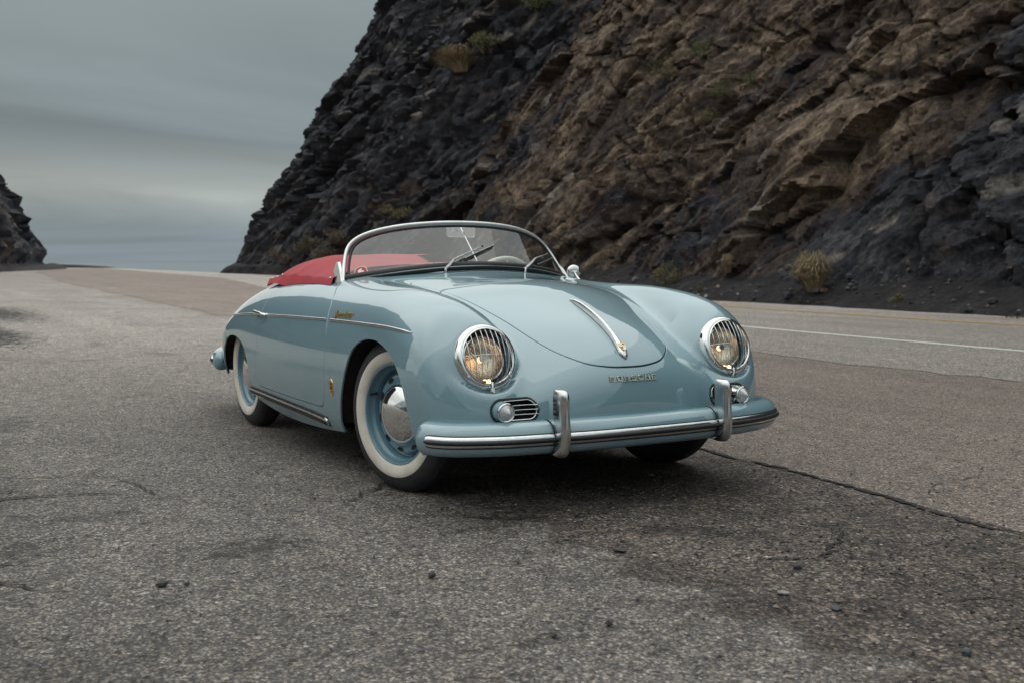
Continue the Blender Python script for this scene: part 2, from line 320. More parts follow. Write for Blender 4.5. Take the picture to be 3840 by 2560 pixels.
def surface_nets(h=0.0125):
    x = np.arange(-3.15, 0.80, h); y = np.arange(-0.90, 0.90 + h / 2, h); z = np.arange(0.05, 1.02, h)
    k = 4
    xc, yc, zc = x[::k], y[::k], z[::k]
    C = FB(*np.meshgrid(xc, yc, zc, indexing='ij')); near = np.abs(C) < 0.11
    V = np.ones((len(x), len(y), len(z)), np.float32)
    V[...] = np.repeat(np.repeat(np.repeat(C, k, 0), k, 1), k, 2)[:len(x), :len(y), :len(z)]
    m = np.repeat(np.repeat(np.repeat(near, k, 0), k, 1), k, 2)[:len(x), :len(y), :len(z)]
    I = np.argwhere(m); V[m] = FB(x[I[:, 0]], y[I[:, 1]], z[I[:, 2]])
    s = V < 0
    a = s[:-1, :-1, :-1]; allc = [s[i:len(x) - 1 + i, j:len(y) - 1 + j, l:len(z) - 1 + l] for i in (0, 1) for j in (0, 1) for l in (0, 1)]
    cnt = sum(c.astype(np.int8) for c in allc); cell = (cnt > 0) & (cnt < 8)
    idx = np.full(cell.shape, -1, np.int64); CI = np.argwhere(cell); idx[cell] = np.arange(len(CI))
    P = np.zeros((len(CI), 3)); W = np.zeros(len(CI))
    for ax in range(3):
        for b in (0, 1):
            for c in (0, 1):
                o0 = [0, 0, 0]; oth = [q for q in range(3) if q != ax]; o0[oth[0]] = b; o0[oth[1]] = c; o1 = list(o0); o1[ax] = 1
                v0 = V[CI[:, 0] + o0[0], CI[:, 1] + o0[1], CI[:, 2] + o0[2]]; v1 = V[CI[:, 0] + o1[0], CI[:, 1] + o1[1], CI[:, 2] + o1[2]]
                cr = (v0 < 0) != (v1 < 0); t = v0[cr] / (v0[cr] - v1[cr])
                q = CI[cr] + np.array(o0); q = q.astype(float); q[:, ax] += t; P[cr] += q; W[cr] += 1
    P /= W[:, None]; P = P * h + np.array([x[0], y[0], z[0]])
    Q = []
    for ax in range(3):
        sl0 = [slice(1, -1)] * 3; sl0[ax] = slice(0, -1); sl1 = list(sl0); sl1[ax] = slice(1, None)
        # sign change along axis for interior edges
        A = np.take(s, range(s.shape[ax] - 1), ax); B = np.take(s, range(1, s.shape[ax]), ax); E = np.argwhere(A != B)
        o1, o2 = [q for q in range(3) if q != ax]
        ok = (E[:, o1] > 0) & (E[:, o2] > 0) & (E[:, o1] < s.shape[o1] - 1) & (E[:, o2] < s.shape[o2] - 1); E = E[ok]
        def cc(d1, d2):
            q = E.copy(); q[:, o1] += d1; q[:, o2] += d2; return idx[q[:, 0], q[:, 1], q[:, 2]]
        f = np.stack([cc(-1, -1), cc(0, -1), cc(0, 0), cc(-1, 0)], 1)
        inside0 = A[E[:, 0], E[:, 1], E[:, 2]]; flip = inside0 if ax != 1 else ~inside0
        f[~flip] = f[~flip][:, ::-1]; Q.append(f)
    Q = np.vstack(Q); Q = Q[(Q >= 0).all(1)]
    return project(P, 4), Q

class Surf:
    """polygon soup on the shell; clip(g) splits it by a scalar field"""
    def __init__(s, V, F): s.V = V; s.F = F
    def clip(s, gfun, keep_tol=1e-7):
        g = gfun(s.V); A = []; B = []; newv = []; cache = {}; nV = len(s.V); V = s.V
        gl = g.tolist()
        def cut(i, j):
            k = (i, j) if i < j else (j, i)
            if k in cache: return cache[k]
            i, j = k; a, b = gl[i], gl[j]; t = a / (a - b); p = V[i] + (V[j] - V[i]) * t
            newv.append(p); cache[k] = nV + len(newv) - 1; return cache[k]
        for f in s.F:
            pos = [gl[i] >= 0 for i in f]
            if all(pos): A.append(f); continue
            if not any(pos): B.append(f); continue
            fa = []; fb = []
            for q in range(len(f)):
                i = f[q]; j = f[(q + 1) % len(f)]; (fa if pos[q] else fb).append(i)
                if pos[q] != pos[(q + 1) % len(f)]: c = cut(i, j); fa.append(c); fb.append(c)
            if len(fa) > 2: A.append(tuple(fa))
            if len(fb) > 2: B.append(tuple(fb))
        VV = np.vstack([V, project(np.array(newv), 2)]) if newv else V
        return Surf(VV, A).compact(), Surf(VV, B).compact()
    def compact(s):
        if not s.F: return Surf(np.zeros((0, 3)), [])
        used = np.unique(np.concatenate([np.array(f) for f in s.F])); mp_ = np.full(len(s.V), -1); mp_[used] = np.arange(len(used)); ml = mp_.tolist()
        return Surf(s.V[used], [tuple(ml[i] for i in f) for f in s.F])
    def boundary(s):
        E = {}
        for f in s.F:
            for q in range(len(f)):
                i, j = f[q], f[(q + 1) % len(f)]
                if (j, i) in E: del E[(j, i)]
                else: E[(i, j)] = 1
        return list(E)
def snap_clip(S, g, d):
    """keep g > d on one side and g < -d on the other (a real gap between the two panels)"""
    out_, _ = S.clip(lambda P: g(P) - d); _, in_ = S.clip(lambda P: g(P) + d); return out_, in_
def poly_sd(poly, close=True):
    poly = np.asarray(poly, float); n = len(poly)
    def f(a, b):
        a = np.asarray(a, float); d = np.full(a.shape, 1e9); ins = np.zeros(a.shape, bool)
        for i in range(n):
            ax, az = poly[i]; bx, bz = poly[(i + 1) % n]; ex, ez = bx - ax, bz - az
            t = np.clip(((a - ax) * ex + (b - az) * ez) / (ex * ex + ez * ez + 1e-12), 0, 1); d = np.minimum(d, np.hypot(a - ax - t * ex, b - az - t * ez))
            if ez != 0: ins ^= ((az > b) != (bz > b)) & (a < ex * (b - az) / ez + ax)
        return np.where(ins, -d, d)
    return f

ARCH_F = [(-.47, -.2), (-.435, .10), (-.425, .20), (-.40, .27), (-.365, .35), (-.32, .436), (-.275, .517), (-.225, .578), (-.155, .615), (-.06, .631), (.045, .628), (.15, .608), (.234, .578), (.295, .535), (.345, .467), (.376, .389), (.392, .322), (.405, .24), (.42, .1), (.43, -.2)]
ARCH_R = [(-1.70, -.2), (-1.715, .10), (-1.725, .21), (-1.745, .30), (-1.765, .382), (-1.81, .450), (-1.89, .498), (-2.03, .522), (-2.17, .520), (-2.30, .485), (-2.40, .42), (-2.46, .33), (-2.49, .2), (-2.50, .0), (-2.51, -.2)]
def dense(P, n=160):
    P = np.asarray(P, float); return smooth_path(P, n)
gAF = poly_sd(dense(ARCH_F)); gAR = poly_sd(dense(ARCH_R))
zb_f = nspline([-3.3, -2.75, -2.5, -1.72, -1.6, -.5, -.43, .40, .5, .8], [.30, .28, .265, .20, .185, .185, .19, .215, .235, .24])
HOODH = [(-.50, 0), (-.495, .15), (-.475, .30), (-.445, .40), (-.415, .445), (-.375, .452), (-.30, .440), (-.12, .424), (.055, .398), (.18, .372), (.31, .345), (.41, .326), (.47, .308), (.55, .268), (.596, .226), (.629, .180), (.648, .127), (.660, .06), (.6625, 0)]
hood_poly = np.vstack([smooth_path(HOODH, 120), (smooth_path(HOODH, 120) * [1, -1])[::-1][1:-1]]); gHood2 = poly_sd(hood_poly)
DOOR = [(-.86, .90), (-.80, .86), (-.66, .795), (-.60, .746), (-.568, .686), (-.553, .638), (-.540, .517), (-.545, .393), (-.572, .315), (-.60, .290), (-.66, .284), (-1.0, .284), (-1.5, .287), (-1.585, .290), (-1.605, .312), (-1.590, .362), (-1.568, .473), (-1.557, .58), (-1.558, .682), (-1.570, .745), (-1.578, .80), (-1.585, .90)]
gDoor2 = poly_sd(np.array(DOOR))
COCK = [(-.82, 0), (-.83, .40), (-.86, .56), (-.93, .600), (-1.1, .612), (-1.4, .612), (-1.64, .590), (-1.78, .53), (-1.86, .40), (-1.89, 0)]
ck = smooth_path(COCK, 80); gCock2 = poly_sd(np.vstack([ck, (ck * [1, -1])[::-1][1:-1]]))
HL_N = nrm((0.956, 0.0, 0.29))
HLC = {s: np.array((0.566, s * 0.585, 0.597)) for s in (-1, 1)}
def g_hl(P, s, r=0.104):
    d = P - HLC[s]; a = d @ HL_N; q = d - a[:, None] * HL_N; return np.where(P[:, 0] > 0.3, np.linalg.norm(q, axis=1) - r, 1.0)
def rr_sd(u, v, hu, hv, r):
    a = np.abs(u) - hu + r; b = np.abs(v) - hv + r; return np.minimum(np.maximum(a, b), 0) + np.hypot(np.maximum(a, 0), np.maximum(b, 0)) - r
HORN_C, HORN_Z, HORN_H, HORN_V = 0.513, 0.400, 0.095, 0.040
def g_horn(P, s): return np.where(P[:, 0] > 0.4, rr_sd(P[:, 1] * s - HORN_C, P[:, 2] - HORN_Z, HORN_H, HORN_V, 0.039), 1.0)

V0, Q0 = surface_nets()
shell = Surf(V0, [tuple(f) for f in Q0.tolist()])
shell, _ = shell.clip(lambda P: P[:, 2] - zb_f(P[:, 0]))
shell, _ = shell.clip(lambda P: np.where(np.abs(P[:, 1]) > .42, gAF(P[:, 0], P[:, 2]), 1.0) if True else 0)
shell, _ = shell.clip(lambda P: np.where(np.abs(P[:, 1]) > .42, gAR(P[:, 0], P[:, 2]), 1.0))
shell, _ = shell.clip(lambda P: np.where(P[:, 2] > .6, gCock2(P[:, 0], P[:, 1]), 1.0))
for s in (-1, 1):
    shell, _ = shell.clip(lambda P: g_hl(P, s)); shell, _ = shell.clip(lambda P: g_horn(P, s))
shell, hoodS = snap_clip(shell, lambda P: np.where((P[:, 2] > .45), gHood2(P[:, 0], P[:, 1]), 1.0), 0.0028)
doors = {}
for s in (-1, 1):
    shell, doors[s] = snap_clip(shell, lambda P: np.where(P[:, 1] * s > .45, gDoor2(P[:, 0], P[:, 2]), 1.0), 0.0026)

car = bpy.data.objects.new('vintage_roadster', None); COL.objects.link(car); car.empty_display_size = 0.5
tag(car, 'powder blue vintage open roadster with whitewall tyres and red canvas cover, parked on the asphalt', 'car')

def emit_surf(S, name, M, depth=0.014, parent=None, arch_in=0.010):
    """link a shell piece, its cut edges folded inwards so the panel has thickness"""
    V = S.V; n = nF(V); B = S.boundary(); F = list(S.F)
    NV = [V]; NN = [n]; base = len(V); bi = {}
    ids = sorted({i for e_ in B for i in e_}); pos = {i: k for k, i in enumerate(ids)}
    Vb = V[ids]; nb = n[ids]
    ed = {i: np.zeros(3) for i in ids}
    for i, j in B:
        t = nrm(V[j] - V[i]); ed[i] = ed[i] + t; ed[j] = ed[j] + t
    tn = np.array([nrm(ed[i]) for i in ids]); outw = np.cross(tn, nb); outw /= (np.linalg.norm(outw, axis=1, keepdims=True) + 1e-9)
    isarch = (np.minimum(np.abs(gAF(Vb[:, 0], Vb[:, 2])), np.abs(gAR(Vb[:, 0], Vb[:, 2]))) < 0.004) & (np.abs(Vb[:, 1]) > .42)
    dep = np.where(isarch, arch_in, depth)
    inner = Vb - nb * dep[:, None]
    # rounded lip: three rings
    r0 = 0.0022
    ring1 = Vb + outw * 0.0; ring2 = Vb + outw * r0 * 0.35 - nb * r0 * 1.2
    inner = inner + outw * 0.0
    K = len(ids)
    NV += [ring1, ring2, ring2, inner]; nm = nb + outw; nm /= np.linalg.norm(nm, axis=1, keepdims=True)
    NN += [nb, nm, outw, outw]
    for i, j in B:
        a, b = pos[i], pos[j]
        F.append((base + b, base + a, base + K + a, base + K + b)); F.append((base + 2 * K + b, base + 2 * K + a, base + 3 * K + a, base + 3 * K + b))
    return mesh(name, np.vstack(NV), F, M, parent or car, True, normals=np.vstack(NN))
body = emit_surf(shell, 'body', PAINT)
hood = emit_surf(hoodS, 'bonnet', PAINT)
door_r = emit_surf(doors[-1], 'door', PAINT); door_l = emit_surf(doors[1], 'door', PAINT)

# dark closed liner just under the shell: what one sees through the panel gaps
def inner_liner():
    S = Surf(V0 - nF(V0) * 0.018, [tuple(f) for f in Q0.tolist()])
    P = S.V
    def c(S, g):
        gv = g(S.V); keep = gv > 0; kl = keep.tolist(); return Surf(S.V, [f for f in S.F if kl[f[0]] and kl[f[2]]]).compact()
    S = c(S, lambda P: P[:, 2] - zb_f(P[:, 0]) - .02); S = c(S, lambda P: np.where(np.abs(P[:, 1]) > .42, np.minimum(gAF(P[:, 0], P[:, 2]), gAR(P[:, 0], P[:, 2])) - .015, 1))
    S = c(S, lambda P: np.where(P[:, 2] > .6, gCock2(P[:, 0], P[:, 1]) - .01, 1))
    for s in (-1, 1): S = c(S, lambda P: np.minimum(g_hl(P, s) - .012, g_horn(P, s) - .012))
    return mesh('inner_panel', S.V, S.F, SEAL, car)
inner_liner()

# wheel wells and floor pan
def well(poly, y0=.30, y1=.80, ex=.012):
    for s in (-1, 1):
        P = dense(poly, 60); cx = P[:, 0].mean(); ctr = np.array([cx, .3]); D = P - ctr; P2 = ctr + D * (1 + ex / np.linalg.norm(D, axis=1, keepdims=True)) if ex else P
        P2 = P2[P2[:, 1] > zb_f(P2[:, 0]) + .012]
        rows = [[(p[0], s * min(y, 2), p[1]) for p in P2] for y in (y0, .5, .72)]
        yo = []
        for p in P2: q = sideP(p[0], max(p[1], .2), s); yo.append((p[0], q[1] - s * .018, p[1]))
        rows.append(yo); V = [v for r in rows for v in r]; F = grid_faces(4, len(P2))
        V2 = list(rows[0]); F2 = [tuple(range(len(V), len(V) + len(V2)))]
        mesh('wheel_well', V + V2, F + F2, UNDER, car, auto=40)
well(ARCH_F); well(ARCH_R)
def pan():
    X = np.linspace(.58, -2.85, 60); V = []
    for x in X:
        hw = .60 if (-.50 < x < .44 or -2.52 < x < -1.68) else .70
        if -.50 < x < .44 or -2.52 < x < -1.68: hw = .36
        if x > .44: hw = .62 - .5 * (x - .44)
        if x < -2.6: hw = .60
        z = float(zb_f(x)) + .012
        V += [(x, y, z) for y in np.linspace(-hw, hw, 9)]
    mesh('floor_pan', V, grid_faces(60, 9), UNDER, car, smooth=False)
pan()
# ------------------------------------------------------------------ wheels
def ell_tube_ring(prof, seg, O, ax): return lathe(prof, seg, O, ax)
def make_wheel(first):
    t = bpy.data.objects.new('wheel', None); COL.objects.link(t); t.parent = car
    # axis = local -Y is outside; plane y=0 at the tyre centre
    oy = -1.0
    def L_(prof, seg=96): return lathe([(r, h) for r, h in prof], seg, (0, 0, 0), (0, oy, 0))
    tread = [(.207, .058), (.214, .066), (.228, .073), (.2625, .0755)]
    ww_in = [(.2100, .060), (.2125, .0655), (.2165, .0690), (.226, .0738), (.242, .0775), (.256, .0768), (.2600, .0752)]
    black = [(.2600, .0745), (.2615, .0752), (.264, .0750), (.275, .0725), (.290, .068), (.303, .0605), (.3115, .052), (.3165, .043), (.3185, .0425), (.3215, .028), (.3235, .010), (.3235, -.010), (.3215, -.028), (.3185, -.0425), (.3115, -.052), (.300, -.062), (.28, -.071), (.255, -.076), (.225, -.073), (.205, -.058), (.20, -.04)]
    ty = MB().add(*L_(black, 128))
    for gy in (-.030, -.015, 0, .015, .030):       # tread ribs between the grooves
        rr = .3238 - abs(gy) * .05; ty.add(*L_([(rr - .006, gy - .0065), (rr + .0012, gy - .0055), (rr + .0012, gy + .0055), (rr - .006, gy + .0065)], 128))
    tyre = ty.build('tyre', TYRE, t)
    wwo = MB().add(*L_(ww_in, 128)).build('whitewall', WHITEWALL, tyre)
    rim = MB(); 
    prof = [(.2105, .0585), (.2115, .0625), (.2085, .0655), (.2040, .0650), (.2005, .0600), (.1985, .050), (.1960, .040), (.1900, .034), (.1860, .026), (.1835, .012), (.1800, .002), (.1745, -.001), (.1700, .004), (.1680, .016), (.1640, .024), (.1580, .027), (.1500, .0262), (.1430, .0255), (.1370, .030), (.1320, .037), (.1270, .040), (.120, .038), (.05, .03)]
    rv, rf = L_(prof, 128); rim.add(rv, rf); rimo = rim.build('rim', PAINT_RIM, t)
    for k in range(10):                            # ventilation slots
        A = 2 * math.pi * (k + .35) / 10; u = np.array([math.cos(A), 0, math.sin(A)]); v = np.array([-math.sin(A), 0, math.cos(A)])
        V = []; n = 20
        for i in range(n):
            a = 2 * math.pi * i / n; V.append(u * (.1515 + .0085 * math.sin(a)) + v * .021 * math.cos(a) + np.array([0, oy * .0275, 0]))
        V2 = [q * 1.0 + np.array([0, -oy * .004, 0]) + nrm(q * [1, 0, 1] - u * .1515) * -.002 for q in V]
        mesh('ventilation_slot', V + V2, [tuple(range(n))] + [(i, (i + 1) % n, n + (i + 1) % n, n + i) for i in range(n)], DARK, rimo)
    cap = MB(); n = 26; P = []
    for i in range(n + 1):
        a = math.pi / 2 * i / n; P.append((.1235 * math.cos(a) ** .9, .036 + .046 * math.sin(a)))
    P = [(.1225, .030), (.1255, .0335)] + P; P[-1] = (.0004, P[-1][1])
    cap.add(*L_(P, 96)).build('hubcap', CHROME, t)
    A = math.radians(158); c = np.array([math.cos(A) * .184, oy * .030, math.sin(A) * .184])
    MB().add(*tube([c, c + np.array([0, oy * .02, 0]) * 1, c + np.array([-.006, oy * .034, -.004])], [.006, .0045, .0055], 10)).build('valve', RUBBER, rimo)
    return t
def copy_tree(o, parent=None):
    c = o.copy(); COL.objects.link(c)
    if parent is not None: c.parent = parent
    for ch in list(o.children): copy_tree(ch, c)
    return c
w0 = make_wheel(True)
STEER = math.radians(13.4)
wheels = [(0, -.653, STEER, 0), (0, .653, STEER + math.pi, 40), (-2.1, -.638, 0, 100), (-2.1, .638, math.pi, 200)]
for i, (x, y, rz, sp) in enumerate(wheels):
    o = w0 if i == 0 else copy_tree(w0, car)
    o.location = (x, y, .3215); o.rotation_mode = 'XYZ'; o.rotation_euler = (0, math.radians(sp), rz)
for x, r in ((0, .03), (-2.1, .04)): MB().add(*tube([(x, -.6, .31), (x, .6, .31)], r, 12)).build('axle', UNDER, car)

# ------------------------------------------------------------------ headlamps with stone guards
def basis(n):
    n = nrm(n); u = nrm(np.array([0, 0, 1.]) - n * n[2]); return n, np.cross(u, n), u   # normal, sideways, up
def make_headlight(s):
    c = HLC[s] ; n, e1, u = basis(HL_N); c = c - n * 0.010 + e1 * 0
    root = bpy.data.objects.new('headlight', None); COL.objects.link(root); root.parent = car
    seat = MB()                                      # chrome bezel, domed, following the wing
    bz = [(.1290, -.050), (.1285, -.030), (.1275, -.008), (.1255, .004), (.1210, .0135), (.1155, .0185), (.1110, .0190), (.1075, .0165), (.1060, .010), (.1058, -.010)]
    seat.add(*lathe(bz, 96, c, n, u)).build('bezel', CHROME, root)
    MB().add(*lathe([(.1085, .008), (.1080, .0205), (.1055, .0225), (.1035, .0205), (.1035, .010)], 96, c, n, u)).build('guard_ring', CHROME, root)
    MB().add(*lathe([(.1085, .004), (.107, -.040), (.088, -.050), (.0845, -.046)], 64, c, n, u)).build('bucket', BUCKET, root)
    li = c - n * .018
    MB().add(*lathe([(.0885, -.03), (.0885, -.006), (.086, -.001), (.081, .0005), (.0795, -.004)], 64, li, n, u)).build('lamp_rim', CHROME_GUARD, root)
    MB().add(*lathe([(.0800, -.002), (.074, .0035), (.060, .009), (.040, .0130), (.018, .0150), (.0004, .0155)], 64, li, n, u)).build('lens', LENS, root)
    MB().add(*lathe([(.0798, -.003)] + [(.0795 * math.cos(a), -.003 - .052 * math.sin(a)) for a in np.linspace(0.02, 1.40, 16)] + [(.0004, -.056)], 64, li, n, u)).build('reflector', REFLECT, root)
    b = li - n * .028
    V, F = lathe([(.0115 * math.sin(a) + .0003, .0115 * -math.cos(a)) for a in np.linspace(0, math.pi, 12)], 20, b, n, u); MB().add(V, F).build('bulb', BULB, root)
    MB().add(*lathe([(.0003, .004), (.012, .004), (.012, -.002), (.010, -.003)], 24, b + n * .016, n, u)).build('bulb_shield', CHROME_GUARD, root)
    pk = c - u * .0925 - n * .006
    V, F = lathe([(.0085 * math.sin(a) + .0003, .0085 * -math.cos(a)) for a in np.linspace(0, math.pi, 12)], 20, pk, n, u); MB().add(V, F).build('parking_bulb', PARK, root)
    # the domed wire guard
    def dome(a, b_): rr = a * a + b_ * b_; return c + e1 * a + u * b_ + n * (.0195 + .030 * (1 - rr / .1060 ** 2))
    R0 = .1055
    for k in range(9):
        a = -.0848 + k * .0212; hb = math.sqrt(R0 ** 2 - a * a); P = [dome(a, q) for q in np.linspace(-hb, hb, 17)]
        MB().add(*tube(P, [(.0012, .0010)] * 17, 6, up=n)).build('guard_wire', CHROME, root)
    P = [dome(q, .002) - n * .0015 for q in np.linspace(-R0, R0, 19)]; MB().add(*tube(P, .0011, 6)).build('guard_wire', CHROME, root)
    # clamp at the bottom, two screws in the bezel
    cl = MB(); q = c - u * .112 + n * .022
    cl.add(*tube([q + u * .012 + e1 * .003, q - n * .000 - u * .006, q - u * .020 - n * .014], [(.006, .003), (.0075, .0035), (.006, .004)], 10, up=n))
    cl.add(*box(q - u * .020 - n * .010, (.010, .015, .024), e1, u, n))
    clo = cl.build('clamp', CHROME, root)
    MB().add(*lathe([(.0004, .003), (.007, .003), (.0082, .001), (.0082, -.006)], 20, q - u * .018 + n * .004 - e1 * .004, n, u)).build('screw', ALU, clo)
    for A in (-142, -42):
        a = math.radians(A); p = c + (e1 * math.cos(a) + u * math.sin(a)) * .1165 + n * .0175
        sc = MB().add(*lathe([(.0004, .0012), (.0035, .0012), (.0045, .0), (.0045, -.004)], 14, p, n, u)).build('screw', CHROME_GUARD, root)
    return root
for s in (-1, 1): make_headlight(s)

# ------------------------------------------------------------------ horn grilles with indicator lamps
def slot_path(hu, hv, r, n=10):
    P = []
    for (cx, cz, a0) in ((hu - r, hv - r, 0), (-hu + r, hv - r, 90), (-hu + r, -hv + r, 180), (hu - r, -hv + r, 270)):
        for k in range(n): a = math.radians(a0 + 90 * k / (n - 1)); P.append((cx + r * math.cos(a), cz + r * math.sin(a)))
    return P
def horn(s):
    root = bpy.data.objects.new('horn_grille', None); COL.objects.link(root); root.parent = car
    def on(u, v, off): p = frontP(s * (HORN_C + u), HORN_Z + v); return p + nF(p[None])[0] * off
    nC = nF(frontP(s * HORN_C, HORN_Z)[None])[0]
    P = [on(u, v, .001) for u, v in slot_path(HORN_H + .001, HORN_V + .001, .040)]
    MB().add(*tube(P, [(.0055, .0035)] * len(P), 8, closed=True, up=[nC] * len(P))).build('grille_seal', RUBBER, root)
    P = [on(u, v, .004) for u, v in slot_path(HORN_H - .006, HORN_V - .005, .033)]
    MB().add(*tube(P, .0017, 8, closed=True)).build('grille_frame', CHROME, root)
    for v in (-.0165, 0, .0165):
        ext = .006
        P = [on(u, v, .006) for u in np.linspace(.030, -(HORN_H + ext - .006), 12)]
        MB().add(*tube(P, .0012, 6)).build('grille_bar', CHROME, root)
    q = on(-(HORN_H + .001), 0, .004); MB().add(*box(q, (.010, .008, .010), nC, (0, 1, 0), (0, 0, 1))).build('grille_clip', CHROME, root)
    # recess
    fr = [on(u, v, -.004) for u, v in slot_path(HORN_H + .004, HORN_V + .004, .042)]; bk = [p - np.array([.06, 0, 0]) for p in fr]; n = len(fr)
    mesh('recess', fr + bk, [(i, (i + 1) % n, n + (i + 1) % n, n + i) for i in range(n)] + [tuple(range(n, 2 * n))], DARK, root, smooth=False)
    hn = MB()
    hc = frontP(s * (HORN_C - .02), HORN_Z) - np.array([.035, 0, 0])
    hn.add(*lathe([(.030, .0), (.026, .004), (.020, .002), (.012, .006), (.0004, .007)], 28, hc, (1, 0, 0))); hn.build('horn', UNDER, root)
    # indicator lamp at the outer end of the slot
    lamp = bpy.data.objects.new('indicator_lamp', None); COL.objects.link(lamp); lamp.parent = car
    o = on(.055, -.001, -.004); ax = nrm((1.0, s * .04, 0.02))
    b = o + ax * 0.0
    base = MB()
    base.add(*lathe([(.040, -.006), (.0395, .004), (.037, .012), (.035, .030), (.0345, .036)], 48, b, ax)); base.build('lamp_base', CHROME if s > 0 else PAINT, lamp)
    MB().add(*lathe([(.0345, .032), (.0365, .036), (.0360, .041), (.0330, .0435), (.0300, .042), (.0295, .038)], 48, b, ax)).build('lamp_ring', CHROME, lamp)
    P = []
    for k in range(7):                              # stepped beehive glass
        r = .0295 - k * .0042; h = .040 + k * .0042; P += [(r, h), (r - .0007, h + .0030), (r - .0022, h + .0042)]
    P += [(.0004, P[-1][1] + .001)]
    MB().add(*lathe(P, 40, b, ax)).build('lamp_glass', CLEAR, lamp)
    for a_ in (0.0, math.pi):
        e1 = nrm(np.cross(ax, (0, 0, 1))); p = b + e1 * math.cos(a_) * .0322 + ax * .042 - np.array([0, 0, .004])
        MB().add(*lathe([(.0004, .002), (.0025, .002), (.003, .0)], 10, p, ax)).build('screw', CHROME_GUARD, lamp)
for s in (-1, 1): horn(s)

# ------------------------------------------------------------------ bumpers
BH = [(.785, 0), (.784, .10), (.781, .20), (.775, .30), (.765, .38), (.748, .53), (.722, .64), (.690, .72), (.655, .782), (.605, .826), (.555, .849), (.49, .862)]
def full_path(H, n=120):
    P = np.vstack([np.array(H)[::-1][:-1] * [1, -1], H]); P = smooth_path(P, n); return P
bp = full_path(BH, 140)
def path_frames(P):
    T = np.gradient(P, axis=0); T /= np.linalg.norm(T, axis=1, keepdims=True); return T, np.stack([T[:, 1], -T[:, 0]], 1)   # outward normal
T_, Nn = path_frames(bp)
sec = smooth_path([(-.092, .258), (-.070, .243), (-.040, .2405), (-.018, .250), (-.004, .272), (0, .300), (-.004, .326), (-.016, .348), (-.040, .3625), (-.066, .3645), (-.088, .356), (-.098, .342)], 30)
arc = np.r_[0, np.cumsum(np.linalg.norm(np.diff(bp, axis=0), axis=1))]; tot = arc[-1]
def bumper_mesh(off_scale=1):
    V = []; n = len(bp); ms_ = len(sec)
    rows = []
    def row(i, k):          # k shrinks the section towards its spine for the rounded ends
        c = np.array([-.045, .302]); S = c + (sec - c) * [1, 1] * np.array([k, k ** .8 if k > 0 else 0]); return [(bp[i, 0] + Nn[i, 0] * d, bp[i, 1] + Nn[i, 1] * d, z) for d, z in S]
    for i in range(n):
        e_ = min(arc[i], tot - arc[i]); k = 1.0 if e_ > .035 else math.sqrt(max(1 - (1 - e_ / .035) ** 2, 0.02)); rows.append(row(i, k))
    V = [v for r in rows for v in r]; F = grid_faces(n, ms_); F.append(tuple(range(ms_))); F.append(tuple((n - 1) * ms_ + k for k in range(ms_)))
    return V, F
V, F = bumper_mesh(); fb = mesh('front_bumper', V, F, PAINT, car)
def strip(parent, P, Nn, arc, tot, z, hh, proud, M, name, inset=.05, sec_pts=None):
    V = []; idx = [i for i in range(len(P)) if arc[i] > inset and tot - arc[i] > inset]; sp = []
    for k in range(12): a = -math.pi / 2 + math.pi * k / 11; sp.append((proud * math.cos(a), hh * math.sin(a)))
    sp = [(-.004, -hh)] + sp + [(-.004, hh)]
    for i in idx:
        e_ = min(arc[i] - inset, tot - inset - arc[i]); k = 1 if e_ > hh else math.sqrt(max(1 - (1 - e_ / hh) ** 2, .03))
        for d, q in sp: V.append((P[i, 0] + Nn[i, 0] * (d - .001), P[i, 1] + Nn[i, 1] * (d - .001), z + q * k))
    return mesh(name, V, grid_faces(len(idx), len(sp)) + [tuple(range(len(sp))), tuple(range((len(idx) - 1) * len(sp), len(idx) * len(sp)))], M, parent)
strip(fb, bp, Nn, arc, tot, .300, .0240, .0035, RUBBER, 'bumper_seal', .072)
strip(fb, bp, Nn, arc, tot, .300, .0205, .0100, ALU, 'bumper_trim', .076)
strip(fb, bp, Nn, arc, tot, .2990, .0112, .0165, RUBBER, 'rubber_strip', .084)
# two over-riders
def guard(s, parent):
    y = s * .385; xb = .782
    # vertical outline in (x,z) of the front edge, top leans back to a flat nose
    P = smooth_path([(xb - .025, .2310), (xb + .008, .2325), (xb + .028, .248), (xb + .037, .277), (xb + .041, .310), (xb + .040, .350), (xb + .036, .395), (xb + .034, .430), (xb + .033, .458), (xb + .026, .474), (xb + .008, .4815), (xb - .022, .4825)], 44)
    back = smooth_path([(xb - .052, .2375), (xb - .030, .243), (xb - .008, .262), (xb + .000, .290), (xb - .002, .315), (xb - .012, .345), (xb - .030, .372), (xb - .032, .395), (xb - .033, .430), (xb - .034, .450), (xb - .034, .468), (xb - .032, .480)], 44)
    V = []; ms_ = 14
    for i in range(44):
        f = P[i]; b = back[i]; w_ = .0225 if i < 40 else .0225 - .0010 * (i - 40); w_ *= (0.86 if i < 2 else 1)
        wf = w_ * .78
        pts = []
        for k in range(ms_):     # D-shaped section: flat sides, rounded front
            a = math.pi * (k / (ms_ - 1)); cx = -math.cos(a); sx = math.sin(a) ** .55
            pts.append((b[0] + (f[0] - b[0]) * sx, y + (w_ if sx < .5 else w_ + (wf - w_) * (sx - .5) * 2 * .5) * cx, b[1] + (f[1] - b[1]) * sx))
        V += pts
    F = grid_faces(44, ms_) + [tuple(range(ms_))[::-1], tuple(43 * ms_ + k for k in range(ms_))]
    g = mesh('bumper_guard', V, F, CHROME_GUARD, parent, auto=50)
    # rubber beading where it meets the bar
    for sy in (-1, 1):
        Q = [(bp_x + .0035, y + sy * .0248, z) for bp_x, z in [(.765 + d - 0.0, z) for d, z in sec[4:26]]]
        MB().add(*tube(Q, .0028, 6)).build('guard_beading', RUBBER, g)
for s in (-1, 1): guard(s, fb)
